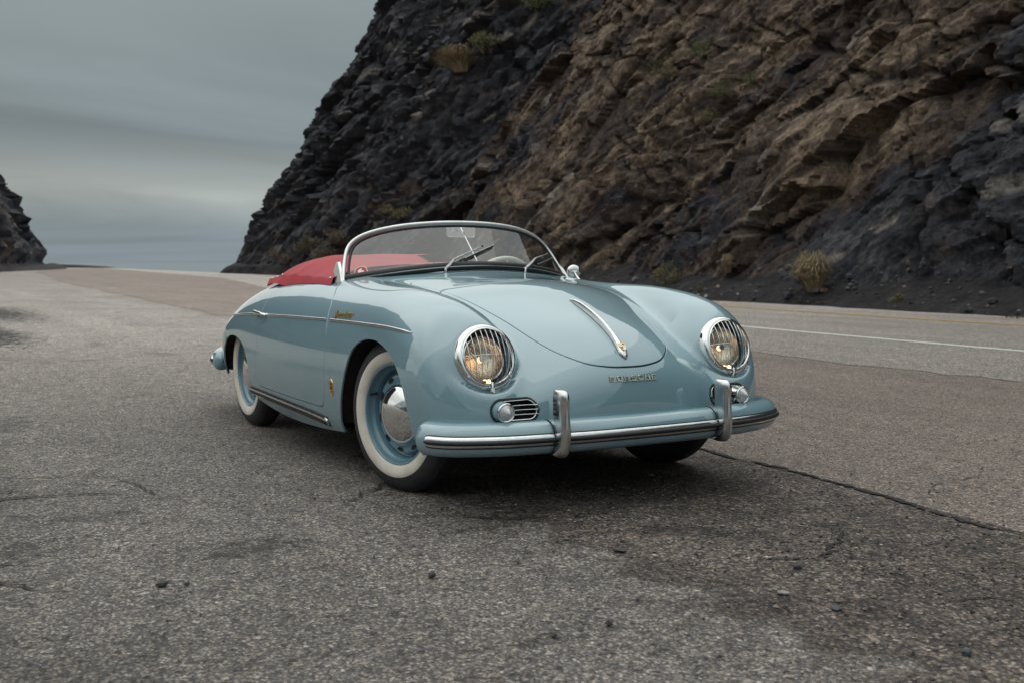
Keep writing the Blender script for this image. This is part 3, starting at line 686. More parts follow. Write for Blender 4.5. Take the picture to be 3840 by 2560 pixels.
for s in (-1, 1):
    MB().add(*box((.62, s * .382, .30), (.22, .03, .05))).build('bumper_bracket', UNDER, fb); MB().add(*box((.52, s * .805, .345), (.06, .035, .012))).build('bumper_end_seal', RUBBER, fb)
# rear bumper: only its right-hand end shows
RB = [(-3.17, 0), (-3.16, .25), (-3.12, .45), (-3.03, .62), (-2.90, .690), (-2.76, .735), (-2.62, .758)]
rp_ = smooth_path(np.vstack([np.array(RB)[::-1][:-1] * [1, -1], RB])[::-1], 90); Tr, Nr = path_frames(rp_); arr = np.r_[0, np.cumsum(np.linalg.norm(np.diff(rp_, axis=0), axis=1))]
V = []
for i in range(90):
    e_ = min(arr[i], arr[-1] - arr[i]); k = 1.0 if e_ > .04 else math.sqrt(max(1 - (1 - e_ / .04) ** 2, 0.02)); c = np.array([-.045, .302])
    S = c + (sec - c) * [k, k ** .8]
    V += [(rp_[i, 0] + Nr[i, 0] * d, rp_[i, 1] + Nr[i, 1] * d, z + .03) for d, z in S]
rb = mesh('rear_bumper', V, grid_faces(90, 30) + [tuple(range(30)), tuple(89 * 30 + k for k in range(30))], PAINT, car)
strip(rb, rp_, Nr, arr, arr[-1], .33, .0235, .010, ALU, 'bumper_trim', .076); strip(rb, rp_, Nr, arr, arr[-1], .33, .0095, .015, RUBBER, 'rubber_strip', .086)

# ------------------------------------------------------------------ side trim, sill trim, handle, badges
def side_tube(pts, off, sec_, name, M, s=-1, n=60, parent=None):
    Q = smooth_path(pts, n); P = np.array([sideP(x, z, s) for x, z in Q]); nn_ = nF(P); P = P + nn_ * off
    return MB().add(*tube(P, sec_, 10, up=nn_)).build(name, M, parent or car)
TR = [(.352, .680), (.189, .6875), (-.129, .6880), (-.357, .6872), (-.565, .6855), (-.823, .682), (-1.139, .676), (-1.41, .669), (-1.618, .664), (-1.919, .650), (-2.33, .627)]
trc = smooth_path(TR, 400)
for s in (-1, 1):
    for a, b, par in ((.352, -.561, None), (-.570, -1.552, door_r if s < 0 else door_l), (-1.566, -2.36, None)):
        q = trc[(trc[:, 0] <= a) & (trc[:, 0] >= b)]; nq = 40; tap = [(0.0062 * min(1, (i + .6) / 3 if a > .3 else 1), .0050 * min(1, (i + .8) / 2.5 if a > .3 else 1)) for i in range(nq)]
        side_tube(q[::max(1, len(q) // 30)], .0015, tap, 'side_moulding', ALU, s, nq, par)
    # sill strip with rubber insert
    sl = [(-1.765, .242), (-1.45, .242), (-1.05, .236), (-.70, .226), (-.572, .219)]
    side_tube(sl, .000, [(.0260, .004)] * 50, 'sill_seal', RUBBER, s, 50)
    side_tube(sl, .003, [(.0235 * (1 if 0 < i < 49 else .6), .0105) for i in range(50)], 'sill_moulding', ALU, s, 50)
    side_tube([(p[0] + (.012 if i == 0 else -.012 if i == 4 else 0), p[1]) for i, p in enumerate(sl)], .0115, [(.0105, .005)] * 50, 'sill_rubber', RUBBER, s, 50)
    # door handle
    hd = MB(); P0 = sideP(-1.535, .667, s); nh = nF(P0[None])[0]
    P = [sideP(x, .667 + dz, s) + nh * o for x, dz, o in ((-1.600, .001, .026), (-1.580, .001, .030), (-1.54, .0, .031), (-1.49, -.001, .029), (-1.44, -.003, .022), (-1.425, -.004, .012))]
    hd.add(*tube(P, [(.010, .007), (.012, .009), (.009, .007), (.0075, .006), (.006, .005), (.004, .004)], 12, up=nh))
    hd.add(*lathe([(.0145, .0), (.0145, .004), (.010, .007), (.009, .030)], 24, sideP(-1.595, .667, s), nh)); hd.add(*lathe([(.010, .0), (.009, .004), (.006, .007), (.006, .022)], 20, sideP(-1.445, .667, s), nh))
    dh = hd.build('door_handle', CHROME, door_r if s < 0 else door_l)
    MB().add(*lathe([(.0165, .0), (.0165, .002), (.013, .003)], 24, sideP(-1.595, .667, s) + nh * .0005, nh)).build('handle_gasket', RUBBER, dh)
# oval coachbuilder badge
def oval_badge():
    s = -1; c = sideP(-.461, .392, s); n = nF(c[None])[0]; t = nrm(np.cross((0, 0, 1.), n)); u = np.cross(n, t)
    mb = MB(); V = []; hx, hz = .0215, .0375
    def cap_(off, k):
        P = slot_path(hx * k, hz * (1 - (1 - k) * hx / hz), hx * k * .98, 8); return [c + t * a + u * b + n * off for a, b in P]
    rings = [cap_(-.001, 1), cap_(.002, 1), cap_(.0028, .93), cap_(.0022, .86)]; m_ = len(rings[0]); V = [v for r in rings for v in r]
    b_ = mesh('maker_plate', V, grid_faces(4, m_, True) + [tuple(3 * m_ + k for k in range(m_))], GOLD, car)
    for (dz, r) in ((-.002, .0085),):
        MB().add(*lathe([(r, 0), (r, .0016), (r - .0012, .0022), (r - .0022, .0016), (r - .0022, 0)], 24, c + n * .0022 + u * dz, n)).build('plate_ring', EMBLACK, b_)
    for dz in (.0185, .0125, -.018, -.024): MB().add(*box(c + n * .0026 + u * dz, (.022 if abs(dz) < .02 else .014, .0030, .0012), t, u, n)).build('plate_letter_line', EMBLACK, b_)
    for dz in (.0315, -.0315): MB().add(*lathe([(.0004, .002), (.0018, .0018), (.0024, 0)], 10, c + n * .0025 + u * dz, n)).build('rivet', GOLD, b_)
oval_badge()

# lettering on the nose: strokes laid on the panel
GLY = {'P': [[(0, 0), (0, 1), (.85, 1), (1, .86), (1, .56), (.85, .42), (0, .42)]], 'O': [[(.14, 0), (0, .16), (0, .84), (.14, 1), (.86, 1), (1, .84), (1, .16), (.86, 0), (.14, 0)]],
       'R': [[(0, 0), (0, 1), (.85, 1), (1, .88), (1, .58), (.85, .46), (0, .46)], [(.55, .46), (1, 0)]], 'S': [[(1, 1), (.14, 1), (0, .86), (0, .62), (.14, .5), (.86, .5), (1, .38), (1, .14), (.86, 0), (0, 0)]],
       'C': [[(1, 1), (.14, 1), (0, .86), (0, .14), (.14, 0), (1, 0)]], 'H': [[(0, 0), (0, 1)], [(1, 0), (1, 1)], [(0, .5), (1, .5)]], 'E': [[(1, 1), (0, 1), (0, 0), (1, 0)], [(0, .5), (.85, .5)]]}
def front_letters():
    root = bpy.data.objects.new('nose_lettering', None); COL.objects.link(root); root.parent = car
    W_, H_ = .0180, .0132; x0 = -.1055; pitch = (.2190 - W_) / 6; zc = .4925
    def pt(a, b, off=.004):
        z0 = zc + b; p = frontP(a, z0); return p + nF(p[None])[0] * off
    for k, ch in enumerate('PORSCHE'):
        mb = MB()
        for st in GLY[ch]:
            P = [pt(x0 + k * pitch + a * W_, b * H_) for a, b in st]
            nn_ = [nF(p[None])[0] for p in P]
            for i in range(len(P) - 1):
                d = nrm(P[i + 1] - P[i]); mb.add(*tube([P[i] - d * .0011, P[i + 1] + d * .0011], [(.0014, .0022)] * 2, 4, up=nn_[i]))
        lt = mb.build('letter', PALEGOLD, root, smooth=False); mb = MB()
        for st in GLY[ch]:
            P = [pt(x0 + k * pitch + a * W_, b * H_, .0012) for a, b in st]; nn_ = [nF(p[None])[0] for p in P]
            for i in range(len(P) - 1): d = nrm(P[i + 1] - P[i]); mb.add(*tube([P[i] - d * .0022, P[i + 1] + d * .0022], [(.0020, .0012)] * 2, 4, up=nn_[i]))
        mb.build('letter_shadow_pad', EMBLACK, lt, smooth=False)  # black underlay stands in for the shade round the letter
    P = [pt(a, -.0035) for a in np.linspace(x0 - .001, x0 + .2195, 30)]
    MB().add(*tube(P, [(.0016, .0021)] * 30, 4, up=[nF(p[None])[0] for p in P])).build('underline_bar', PALEGOLD, root, smooth=False)
front_letters()
def script_badge():
    cu = bpy.data.curves.new('script', 'FONT'); cu.body = 'Speedster'; cu.size = .050; cu.shear = .45; cu.extrude = .0016; cu.offset = .0; cu.space_character = .92; cu.resolution_u = 3
    tmp = bpy.data.objects.new('tmp', cu); COL.objects.link(tmp); dg = bpy.context.evaluated_depsgraph_get(); me = bpy.data.meshes.new_from_object(tmp.evaluated_get(dg)); bpy.data.objects.remove(tmp)
    co = np.array([v.co[:] for v in me.vertices]); wid = co[:, 0].max(); me.materials.clear()
    Ltot = .222
    for v, q in zip(me.vertices, co):
        x = -.508 + q[0] / wid * Ltot; z = .7005 + q[1] * .78 + (x + .5) * .02; p = sideP(x, z, -1); n = nF(p[None])[0]; v.co = p + n * (q[2] + .003)
    me.name = 'script_badge'; o = link('script_badge', me, car, GOLD)
script_badge()

# bonnet handle with crest
def bonnet_handle():
    xs = np.linspace(.232, .640, 34); P = np.array([topP(x, 0) for x in xs]); n = nF(P)
    prof = nspline([0, .03, .12, .35, .58, .74, .84, .91, .965, 1.0], [.0028, .0050, .0060, .0068, .0078, .0098, .0142, .0195, .0185, .002])
    hgt = nspline([0, .05, .2, .45, .7, .85, .96, 1.0], [.004, .012, .022, .026, .024, .020, .012, .004])
    t = np.linspace(0, 1, 34)
    def shape(k, base, zoff):
        V = []; m_ = 11
        for i in range(34):
            wd = prof(t[i]) * k * .88; hh = max(hgt(t[i]), .002) if base is None else base
            for j in range(m_):
                a = math.pi * j / (m_ - 1); V.append(P[i] + np.array([0, wd * -math.cos(a), 0]) + n[i] * (zoff + hh * math.sin(a) ** (.7 if t[i] < .7 else .5)))
        return V, grid_faces(34, m_) + [tuple(range(m_)), tuple(range(33 * m_, 34 * m_))]
    V, F = shape(1.08, .0035, 0.0); pad = mesh('handle_gasket', V, F, RUBBER, hood)
    V, F = shape(1.0, None, .002); h = mesh('bonnet_handle', V, F, ALU, hood)
    # crest, set flush on the wide end
    ic = int(.935 * 33); c = P[ic] + n[ic] * (.002 + float(hgt(t[ic])) + .0004); nn_ = nrm(n[ic] + np.array([.10, 0, 0])); dn = nrm(np.cross(nn_, (0, 1, 0))); dn = dn if dn[2] < 0 else -dn; rt = np.cross(nn_, dn)
    CS = .92; sh = [(-.016, -.019), (0, -.0215), (.016, -.019), (.0165, -.004), (.0130, .010), (.0065, .019), (0, .0235), (-.0065, .019), (-.0130, .010), (-.0165, -.004)]
    def plate(pts, off, M, name, par, th=.0008):
        A = [c + rt * a * CS + dn * b * CS + nn_ * (off) for a, b in pts]; B = [c + rt * a * CS + dn * b * CS + nn_ * (off - th) for a, b in pts]; k = len(pts)
        return mesh(name, A + B, [tuple(range(k))] + [(i, (i + 1) % k, k + (i + 1) % k, k + i) for i in range(k)], M, par, smooth=False)
    cr = plate(sh, .0012, GOLD, 'crest', h, .003)
    ins = [(a * .86, b * .86) for a, b in sh]; plate(ins, .0016, PALEGOLD, 'crest_field', cr)
    for y0, y1, x0, x1 in ((-.0155, -.0130, .002, .0125), (-.0100, -.0075, .002, .013), (-.0045, -.0020, .006, .013), (.0045, .0070, -.012, -.002), (.0100, .0125, -.009, -.001)):
        plate([(x0, y0), (x1, y0), (x1, y1), (x0, y1)], .0020, EMRED, 'crest_bar', cr)
    for y0, y1, x0, x1 in ((.0015, .0040, -.013, -.005), (.0070, .0090, -.010, -.002), (-.0130, -.0110, .002, .0125)): plate([(x0, y0), (x1, y0), (x1, y1), (x0, y1)], .0020, EMBLACK, 'crest_bar', cr)
    for k in range(3): plate([(-.0125 + .001 * k, -.0150 + k * .0045), (-.004, -.0165 + k * .0045), (-.002, -.0150 + k * .0045), (-.004, -.0140 + k * .0045), (-.0115 + .001 * k, -.0125 + k * .0045)], .0020, GOLD, 'crest_antler', cr)
    for k in range(3): plate([(.0020, .0045 + k * .0045), (.0050, .0030 + k * .0045), (.0110 - k * .003, .0045 + k * .0045), (.0050, .0055 + k * .0045)], .0020, GOLD, 'crest_antler', cr)
    plate([(-.0045, -.0050), (.0045, -.0050), (.0040, .0020), (0, .0050), (-.0040, .0020)], .0022, PALEGOLD, 'crest_centre', cr)
    plate([(-.0022, -.0030), (.0002, -.0040), (.0018, -.0018), (.0010, .0008), (.0018, .0030), (0, .0028), (-.0008, .0008), (-.0020, .0022), (-.0012, -.0008)], .0027, EMBLACK, 'crest_horse', cr)
bonnet_handle()

# ------------------------------------------------------------------ windscreen
XC, KK, SL, ZC, KZ = -.56, .72, 1.0, .944, .215
def WS(y, z): ay = abs(y); return np.array([XC - KK * ay ** 2.5 - SL * (z - (ZC - KZ * y * y)), y, z])
def WSn(y, z): e_ = 1e-3; return nrm(np.cross(WS(y + e_, z) - WS(y - e_, z), WS(y, z + e_) - WS(y, z - e_)))
topH = [(.637, .853), (.625, .895), (.610, .940), (.592, .985), (.570, 1.024), (.538, 1.056), (.49, 1.084), (.42, 1.108), (.33, 1.127), (.22, 1.140), (.11, 1.147), (0, 1.149)]
tp = smooth_path(np.vstack([np.array(topH) * [-1, 1], np.array(topH)[::-1][1:]]), 121)
def offs(P2, d):
    T = np.gradient(P2, axis=0); T /= np.linalg.norm(T, axis=1, keepdims=True); return P2 + np.stack([T[:, 1], -T[:, 0]], 1) * d
ws = bpy.data.objects.new('windscreen', None); COL.objects.link(ws); ws.parent = car
def ws_tube(P2, off2, a, b, M, name, nof=0.0, seg=12, par=None):
    Q = offs(np.asarray(P2), off2); P = [WS(y, z) + (-WSn(y, z) if WSn(y, z)[0] < 0 else WSn(y, z)) * nof for y, z in Q]; up = [WSn(y, z) for y, z in Q]
    return MB().add(*tube(P, [(a, b)] * len(P), seg, up=up)).build(name, M, par or ws)
sgn = 1 if (offs(tp, .01)[60, 1] < tp[60, 1]) else -1
ws_tube(tp, sgn * .0095, .0094, .0110, SATIN, 'frame')
ws_tube(tp, sgn * .0255, .0060, .0075, RUBBER, 'glass_seal')
yb = np.linspace(-.612, .612, 91); zbot = lambda y: .9235 - .175 * y * y
bt = np.stack([yb, [zbot(y) for y in yb]], 1)
sb = 1 if (offs(bt, .01)[45, 1] > bt[45, 1]) else -1
ws_tube(bt, sb * .013, .0150, .0105, RUBBER, 'bottom_seal')
ws_tube(bt, sb * -.006, .0045, .0100, CHROME, 'bottom_moulding', .008)
ws_tube(bt, sb * -.0115, .0035, .012, RUBBER, 'cowl_seal', .006)
gi = offs(tp, sgn * .022); V = []; n_ = len(gi); F = []
rows = 10
for i in range(n_):
    y, zt = gi[i]; y = max(-.600, min(.600, y)); z0 = zbot(y) + .012
    for j in range(rows): z = z0 + (max(zt, z0 + .002) - z0) * j / (rows - 1); V.append(WS(y, z))
mesh('glass', V, grid_faces(n_, rows), GLASS, ws)
for s in (-1, 1):      # base posts
    b0 = WS(s * .640, .853); A = WS(s * .6385, .945)
    x0, x1 = b0[0] - .030, b0[0] + .028
    outer = [np.array([x0, s * .652, .8490]), np.array([x1, s * .648, .8490]), np.array([x1 - .050, s * .636, .905]), np.array([x1 - .103, s * .6245, .944]), np.array([x1 - .112, s * .623, .944]), np.array([x0 - .052, s * .638, .905])]
    inner = [p - np.array([0, s * .016, 0]) for p in outer]; k = len(outer)
    po = mesh('screen_post', outer + inner, [tuple(range(k)), tuple(range(k, 2 * k))[::-1]] + [(i, (i + 1) % k, k + (i + 1) % k, k + i) for i in range(k)], SATIN, ws, smooth=False)
    bvm = po.modifiers.new('bevel', 'BEVEL'); bvm.width = .003; bvm.segments = 3
# red oval sticker with white winged horse, inside lower corner of the glass
def sticker():
    yc, zc = -.553, .897; c = WS(yc, zc); n = WSn(yc, zc); n = n if n[0] > 0 else -n; tcam = nrm(np.array([-.35, 1, 0.])); t = nrm(tcam - n * (tcam @ n)); u = np.cross(n, t); u = u if u[2] > 0 else -u
    def disc(hx, hz, off, M, name, par, k=36): return mesh(name, [c + t * hx * math.cos(a) + u * hz * math.sin(a) + n * off for a in np.linspace(0, 2 * math.pi, k, endpoint=False)] + [c + t * hx * math.cos(a) + u * hz * math.sin(a) + n * (off - .0004) for a in np.linspace(0, 2 * math.pi, k, endpoint=False)], [tuple(range(k))] + [(i, (i + 1) % k, k + (i + 1) % k, k + i) for i in range(k)], M, par, smooth=False)
    a = disc(.0325, .0345, .0008, DECALWHITE, 'sticker', ws); b = disc(.0295, .0315, .0014, DECALRED, 'sticker_field', a)
    horse = [(-.021, .003), (-.017, .007), (-.011, .008), (-.007, .016), (-.002, .018), (.009, .017), (.018, .014), (.010, .012), (.012, .009), (.004, .006), (.012, .000), (.015, -.008), (.011, -.006), (.012, -.014), (.009, -.011), (.005, -.006), (-.002, -.003), (-.006, .000), (-.012, .001), (-.018, -.002), (-.013, .003)]
    k = len(horse); mesh('sticker_horse', [c + t * x + u * z + n * .0019 for x, z in horse], [tuple(range(k))], DECALWHITE, a, smooth=False)
    for i in range(6): mesh('sticker_letter', *box(c + t * (-.0125 + i * .005) - u * .0225 + n * .0018, (.003, .0055, .0004), t, u, n), DECALWHITE, a, smooth=False)
sticker()
# mirror rod + inside mirror
rod = MB().add(*tube([(-.790, 0.0, 1.128), (-.772, .0, 1.108), (-.602, 0.0, .946)], [.0030, .0035, .0035], 10)); rod.add(*lathe([(.0055, -.012), (.0065, -.006), (.0065, .006), (.0055, .012)], 14, (-.755, 0, 1.093), (-.17, 0, .164)))
rod.build('mirror_rod', CHROME, ws)
im = MB(); mc = np.array([-.835, .030, 1.097]); mn = nrm((.93, -.10, -.05)); mt = nrm(np.cross((0, 0, 1.), mn)); mu = np.cross(mn, mt)
def rrect(c, t, u, n, hx, hz, r, depth, bul=0.0):
    P = slot_path(hx, hz, r, 6); A = [c + t * a + u * b for a, b in P]; B = [c + t * a * .97 + u * b * .95 - n * depth for a, b in P]; k = len(P); return A + B, [tuple(range(k)), tuple(range(k, 2 * k))[::-1]] + [(i, (i + 1) % k, k + (i + 1) % k, k + i) for i in range(k)]
im.add(*rrect(mc, mt, mu, mn, .076, .0265, .013, .010)); imo = im.build('inside_mirror', MIRROR, car)
fr_ = [mc + mt * a + mu * b - mn * .0 for a, b in slot_path(.0765, .027, .0135, 6)]; MB().add(*tube(fr_, .0016, 6, closed=True)).build('mirror_rim', ALU, imo)
MB().add(*tube([mc + mn * .0, mc + mn * .04 + mu * .005, np.array([-.757, 0, 1.094])], [.006, .0045, .006], 8)).build('mirror_arm', CHROME, imo)

# wipers
def wiper(base, mid, b0, b1, knob):
    root = bpy.data.objects.new('wiper', None); COL.objects.link(root); root.parent = car
    def g(yz, off): p = WS(*yz); n = WSn(*yz); n = n if n[0] > 0 else -n; return p + n * off
    B = topP(*base); nb = nF(B[None])[0]
    MB().add(*lathe([(.011, 0), (.011, .006), (.008, .012), (.0075, .022), (.004, .026), (.0004, .0265)], 18, B - nb * .002, nb)).build('wiper_spindle', CHROME_GUARD, root)
    P = [B + nb * .020, B * .55 + g(mid[0], .024) * .45 + nb * .008, g(mid[0], .024), g(knob, .018)]
    MB().add(*tube(P, [(.0100, .0065), (.0095, .0055), (.0065, .0045), (.0030, .0025)], 10, up=nb)).build('wiper_arm', DARKCHROME, root)
    Q = [g(tuple(np.array(b0) * (1 - k) + np.array(b1) * k), .013 + .004 * math.sin(math.pi * k)) for k in np.linspace(0, 1, 9)]
    bl = MB().add(*tube(Q, [(.0035, .0022)] * 9, 6)).build('wiper_blade', DARKCHROME, root)
    Q = [g(tuple(np.array(b0) * (1 - k) + np.array(b1) * k), .004) for k in np.linspace(0, 1, 9)]
    MB().add(*tube(Q, [(.0012, .0065)] * 9, 6, up=WSn(*knob))).build('wiper_rubber', RUBBER, bl)
    MB().add(*box(g(knob, .020), (.012, .010, .010))).build('wiper_clip', CHROME, bl)
wiper((-.530, -.208), [(-.149, .943), (-.082, .967)], (-.088, .955), (.108, 1.021), (.028, 1.008))
wiper((-.540, .235), [(.334, .948), (.40, .962)], (.343, .926), (.548, .962), (.485, .976))

# door / wing mirror on the far side
def wing_mirror():
    root = bpy.data.objects.new('wing_mirror', None); COL.objects.link(root); root.parent = car
    c = np.array([-.812, .700, .8925]); b = topP(-.715, .705)
    n = nrm((.93, -.36, .04))
    MB().add(*lathe([(.0004, .0045), (.012, .0042), (.026, .0030), (.034, .000), (.0372, -.003), (.0378, -.010), (.036, -.013)], 40, c, n)).build('mirror_shell', CHROME, root)
    MB().add(*lathe([(.0004, -.0115), (.036, -.0115)], 36, c, n)).build('mirror_glass', MIRROR, root)
    P = smooth_path([b - np.array([0, 0, .004]), b + np.array([-.012, 0, .022]), b + np.array([-.045, -.003, .043]), c + n * .014], 14)
    MB().add(*tube(P, [(.0125 - .0080 * (i / 13) ** .6, .0080 - .0040 * (i / 13) ** .6) for i in range(14)], 12)).build('mirror_stem', ALU, root)
    MB().add(*tube([c + n * .012 - np.array([0, .010, 0]), c + n * .018 + np.array([0, .014, 0])], .0050, 12)).build('mirror_joint', CHROME, root)
wing_mirror()

# ------------------------------------------------------------------ cockpit
def cockpit():
    mb = MB(); P = [(x, y) for x, y in ck[2:-2]]
    loop = [(x, -y) for x, y in P][::-1] + P; V = []; levels = (.0, -.06, -.30, -.52); n = len(loop)
    for dz in levels:
        for x, y in loop: z = topP(x, y)[2] if dz > -.1 else .86; V.append((x + (0.0), y, z + dz if dz > -.1 else .86 + dz))
    V2 = V
    mesh('cockpit_tub', V2, grid_faces(4, n, True) + [tuple(3 * n + k for k in range(n))], DARK, car)
    # padded cockpit rim
    lp = [np.array([x, y, topP(x * 1.0, y)[2] + .003]) for x, y in loop]
    MB().add(*tube(lp, [(.011, .009)] * n, 8, closed=True, up=(0, 0, 1))).build('cockpit_rim', REDL, car)
    # chrome strip and dash
    V = []; ys = np.linspace(-.56, .56, 40)
    for y in ys:
        z = topP(-.80, y)[2] - .005; V += [(-.80, y, z), (-.88, y, z - .01), (-.915, y, z - .045), (-.905, y, z - .14), (-.84, y, z - .22)]
    mesh('dashboard', V, grid_faces(40, 5), PAINT, car)
    # steering wheel (left-hand drive)
    c = np.array([-1.035, .355, .795]); n = nrm((-.86, 0, .50)); _, e1, u = basis(n)
    sw = bpy.data.objects.new('steering_wheel', None); COL.objects.link(sw); sw.parent = car
    MB().add(*tube([c + e1 * .195 * math.cos(a) + u * .195 * math.sin(a) for a in np.linspace(0, 2 * math.pi, 64, endpoint=False)], .0125, 12, closed=True)).build('wheel_rim', IVORY, sw)
    for a in (math.radians(90), math.radians(210), math.radians(330)): MB().add(*tube([c - n * .02, c - n * .012 + (e1 * math.cos(a) + u * math.sin(a)) * .19], [(.010, .006), (.007, .004)], 8)).build('spoke', IVORY, sw)
    MB().add(*lathe([(.0004, .015), (.025, .010), (.034, -.004), (.034, -.03)], 28, c - n * .01, n)).build('hub', IVORY, sw)
    MB().add(*tube([c - n * .03, c - n * .34], .018, 12)).build('column', DARK, sw)
    # bucket seats
    for s in (1, -1):
        st = bpy.data.objects.new('seat', None); COL.objects.link(st); st.parent = car
        V = []; nu, nv = 15, 14
        for i in range(nu):
            a = math.radians(-80 + 160 * i / (nu - 1))
            for j in range(nv):
                k = j / (nv - 1); z = .42 + k * (.485 - .12 * (abs(a) / 1.4) ** 2.5); lean = -.10 * k
                rx = .20 * math.cos(a) * (1 - .15 * k); V.append((-1.38 - rx + lean, s * .335 + .235 * math.sin(a) * (1 - .12 * k ** 3), z))
        o = mesh('backrest', V, grid_faces(nu, nv), REDL, st); md = o.modifiers.new('solid', 'SOLIDIFY'); md.thickness = .045; md.offset = 1; sb_ = o.modifiers.new('sub', 'SUBSURF'); sb_.levels = sb_.render_levels = 1
        q = MB().add(*box((-1.27, s * .335, .40), (.46, .42, .12))).build('cushion', REDL, st); bv = q.modifiers.new('b', 'BEVEL'); bv.width = .05; bv.segments = 4
cockpit()

# red canvas tonneau over the passenger side and the folded hood behind
def tonneau():
    nx, ny = 90, 80; X = np.linspace(-.822, -1.955, nx); V = []
    sm = lambda t: t * t * (3 - 2 * t)
    cl = lambda t: max(0.0, min(1.0, t))
    r2 = np.random.default_rng(5)
    for x in X:
        tt = cl((-.845 - x) / 1.11)
        ymin = -.672 + .010 * math.sin(tt * 3) + (.045 * sm(cl((-1.60 - x) / .34)))
        ymax = .03 + .60 * sm(cl((-1.36 - x) / .20))
        if x < -1.60: ymax = min(ymax, .63 - .20 * sm(cl((-1.68 - x) / .27)))
        for j in range(ny):
            q = j / (ny - 1); y = ymin + (ymax - ymin) * q
            edge = topP(max(x, -2.12), max(-.66, min(.66, y)))[2] if False else 0
            base = .861 - .016 * sm(cl((-1.45 - x) / .45)) + .01 * (1 - abs(y) / .66) ** 1
            out_ = cl((y - ymin) / .34); hx = .060 + .052 * sm(cl((-.86 - x) / .55))
            rear = 1 - .95 * sm(cl((-1.66 - x) / .31)) ** 1.0
            h = hx * (1 - (1 - out_) ** 2.2) * rear
            if x > -1.40: h *= 1 - .55 * sm(cl((y + .26) / .30)) * sm(cl((x + 1.45) / .45))
            if y > 0: h *= 1 - .75 * sm(cl((y - .12) / .46))
            wr = .0035 * math.sin(x * 19 + y * 8) * math.sin(y * 13 - x * 6) * out_ + .006 * math.exp(-((x + 1.60 + y * .3) / .035) ** 2) * (1 - out_) - .007 * math.exp(-((x + 1.72 + y * .25) / .05) ** 2) * (1 - out_)
            wr += .0022 * math.sin(31 * x + 3 * math.sin(9 * y)) * math.exp(-(out_ - .1) ** 2 / .06)
            V.append((x, y, base + h + wr + .003))
    F = grid_faces(nx, ny)
    # turned-down hem
    def z_body(x, y): return topP(x, y)[2]
    hem = []; e0 = len(V)
    for i in range(nx):
        x, y, z = V[i * ny]; zz = z_body(x, y) if True else 0; hem.append((x, y - .004, zz + (.001 if x > -1.52 else -.0 + .018 * sm(cl((-1.52 - x) / .15)))))
    # outer hem vertices replace the first column height so the cloth sits on the body edge
    for i in range(nx): x, y, z = V[i * ny]; V[i * ny] = (x, y, hem[i][2] + .004)
    for i in range(nx): V.append(hem[i])
    for i in range(nx - 1): F.append((e0 + i, i * ny, (i + 1) * ny, e0 + i + 1))
    rear0 = len(V)
    for j in range(ny): x, y, z = V[(nx - 1) * ny + j]; zz = z_body(-1.965, max(-.62, min(.62, y))); V[(nx - 1) * ny + j] = (x, y, max(zz + .022, z)); V.append((x - .012, y, zz + .010))
    for j in range(ny - 1): F.append(((nx - 1) * ny + j, (nx - 1) * ny + j + 1, rear0 + j + 1, rear0 + j))
    t = mesh('tonneau_cover', V, F, RED, car)
    V = np.array(V)
    zp = [V[i * ny + ny - 1] + np.array([0, 0, .002]) for i in range(0, 40)]; MB().add(*tube(zp, [(.006, .0022)] * len(zp), 6, up=(0, 0, 1))).build('zip', DARK, t)
    for x in (-.862, -1.62, -1.76, -1.90):
        i = int(np.argmin(abs(X - x))); p = V[i * ny + 1] + np.array([0, -.001, .003]); n = nrm((0, -.7, .7))
        MB().add(*lathe([(.0004, .0025), (.0035, .002), (.005, .0005), (.0055, -.001)], 14, p, n)).build('press_stud', CHROME, t)
tonneau()
# chrome cappings along the door tops
for s in (-1, 1):
    P = [np.array([x, s * .640, topP(x, s * .640)[2] + .0015]) for x in np.linspace(-.90, -1.60, 20)]
    MB().add(*tube(P, [(.010, .003)] * 20, 8, up=(0, 0, 1))).build('door_capping', CHROME, car)
# ------------------------------------------------------------------ noise helpers (numpy)
def vnoise(P, seed=0):
    """gradient-free smooth value noise, P (...,k) with k = 2 or 3, in [-1,1]"""
    P = np.asarray(P, float); k = P.shape[-1]; I = np.floor(P).astype(np.int64); f = P - I; f = f * f * f * (f * (f * 6 - 15) + 10); r = 0
    pr = (73856093, 19349663, 83492791)
    for c in range(2 ** k):
        h = np.full(P.shape[:-1], seed * 9176 + 1013, np.int64); w_ = 1.0
        for a in range(k): b = (c >> a) & 1; h = h ^ ((I[..., a] + b) * pr[a]); w_ = w_ * (f[..., a] if b else 1 - f[..., a])
        h = (h ^ (h >> 13)) * 1274126177; h = (h ^ (h >> 16)) & 0xFFFFF; r = r + w_ * (h / 524287.5 - 1)
    return r
def fbm(P, oct=5, seed=0, gain=.5, ridged=False):
    a = 1; s_ = 0; t = 0; P = np.asarray(P, float)
    for o in range(oct):
        n = vnoise(P * 2.03 ** o + 17.3 * o, seed + o); s_ = s_ + a * ((1 - 2 * np.abs(n)) if ridged else n); t += a; a *= gain
    return s_ / t
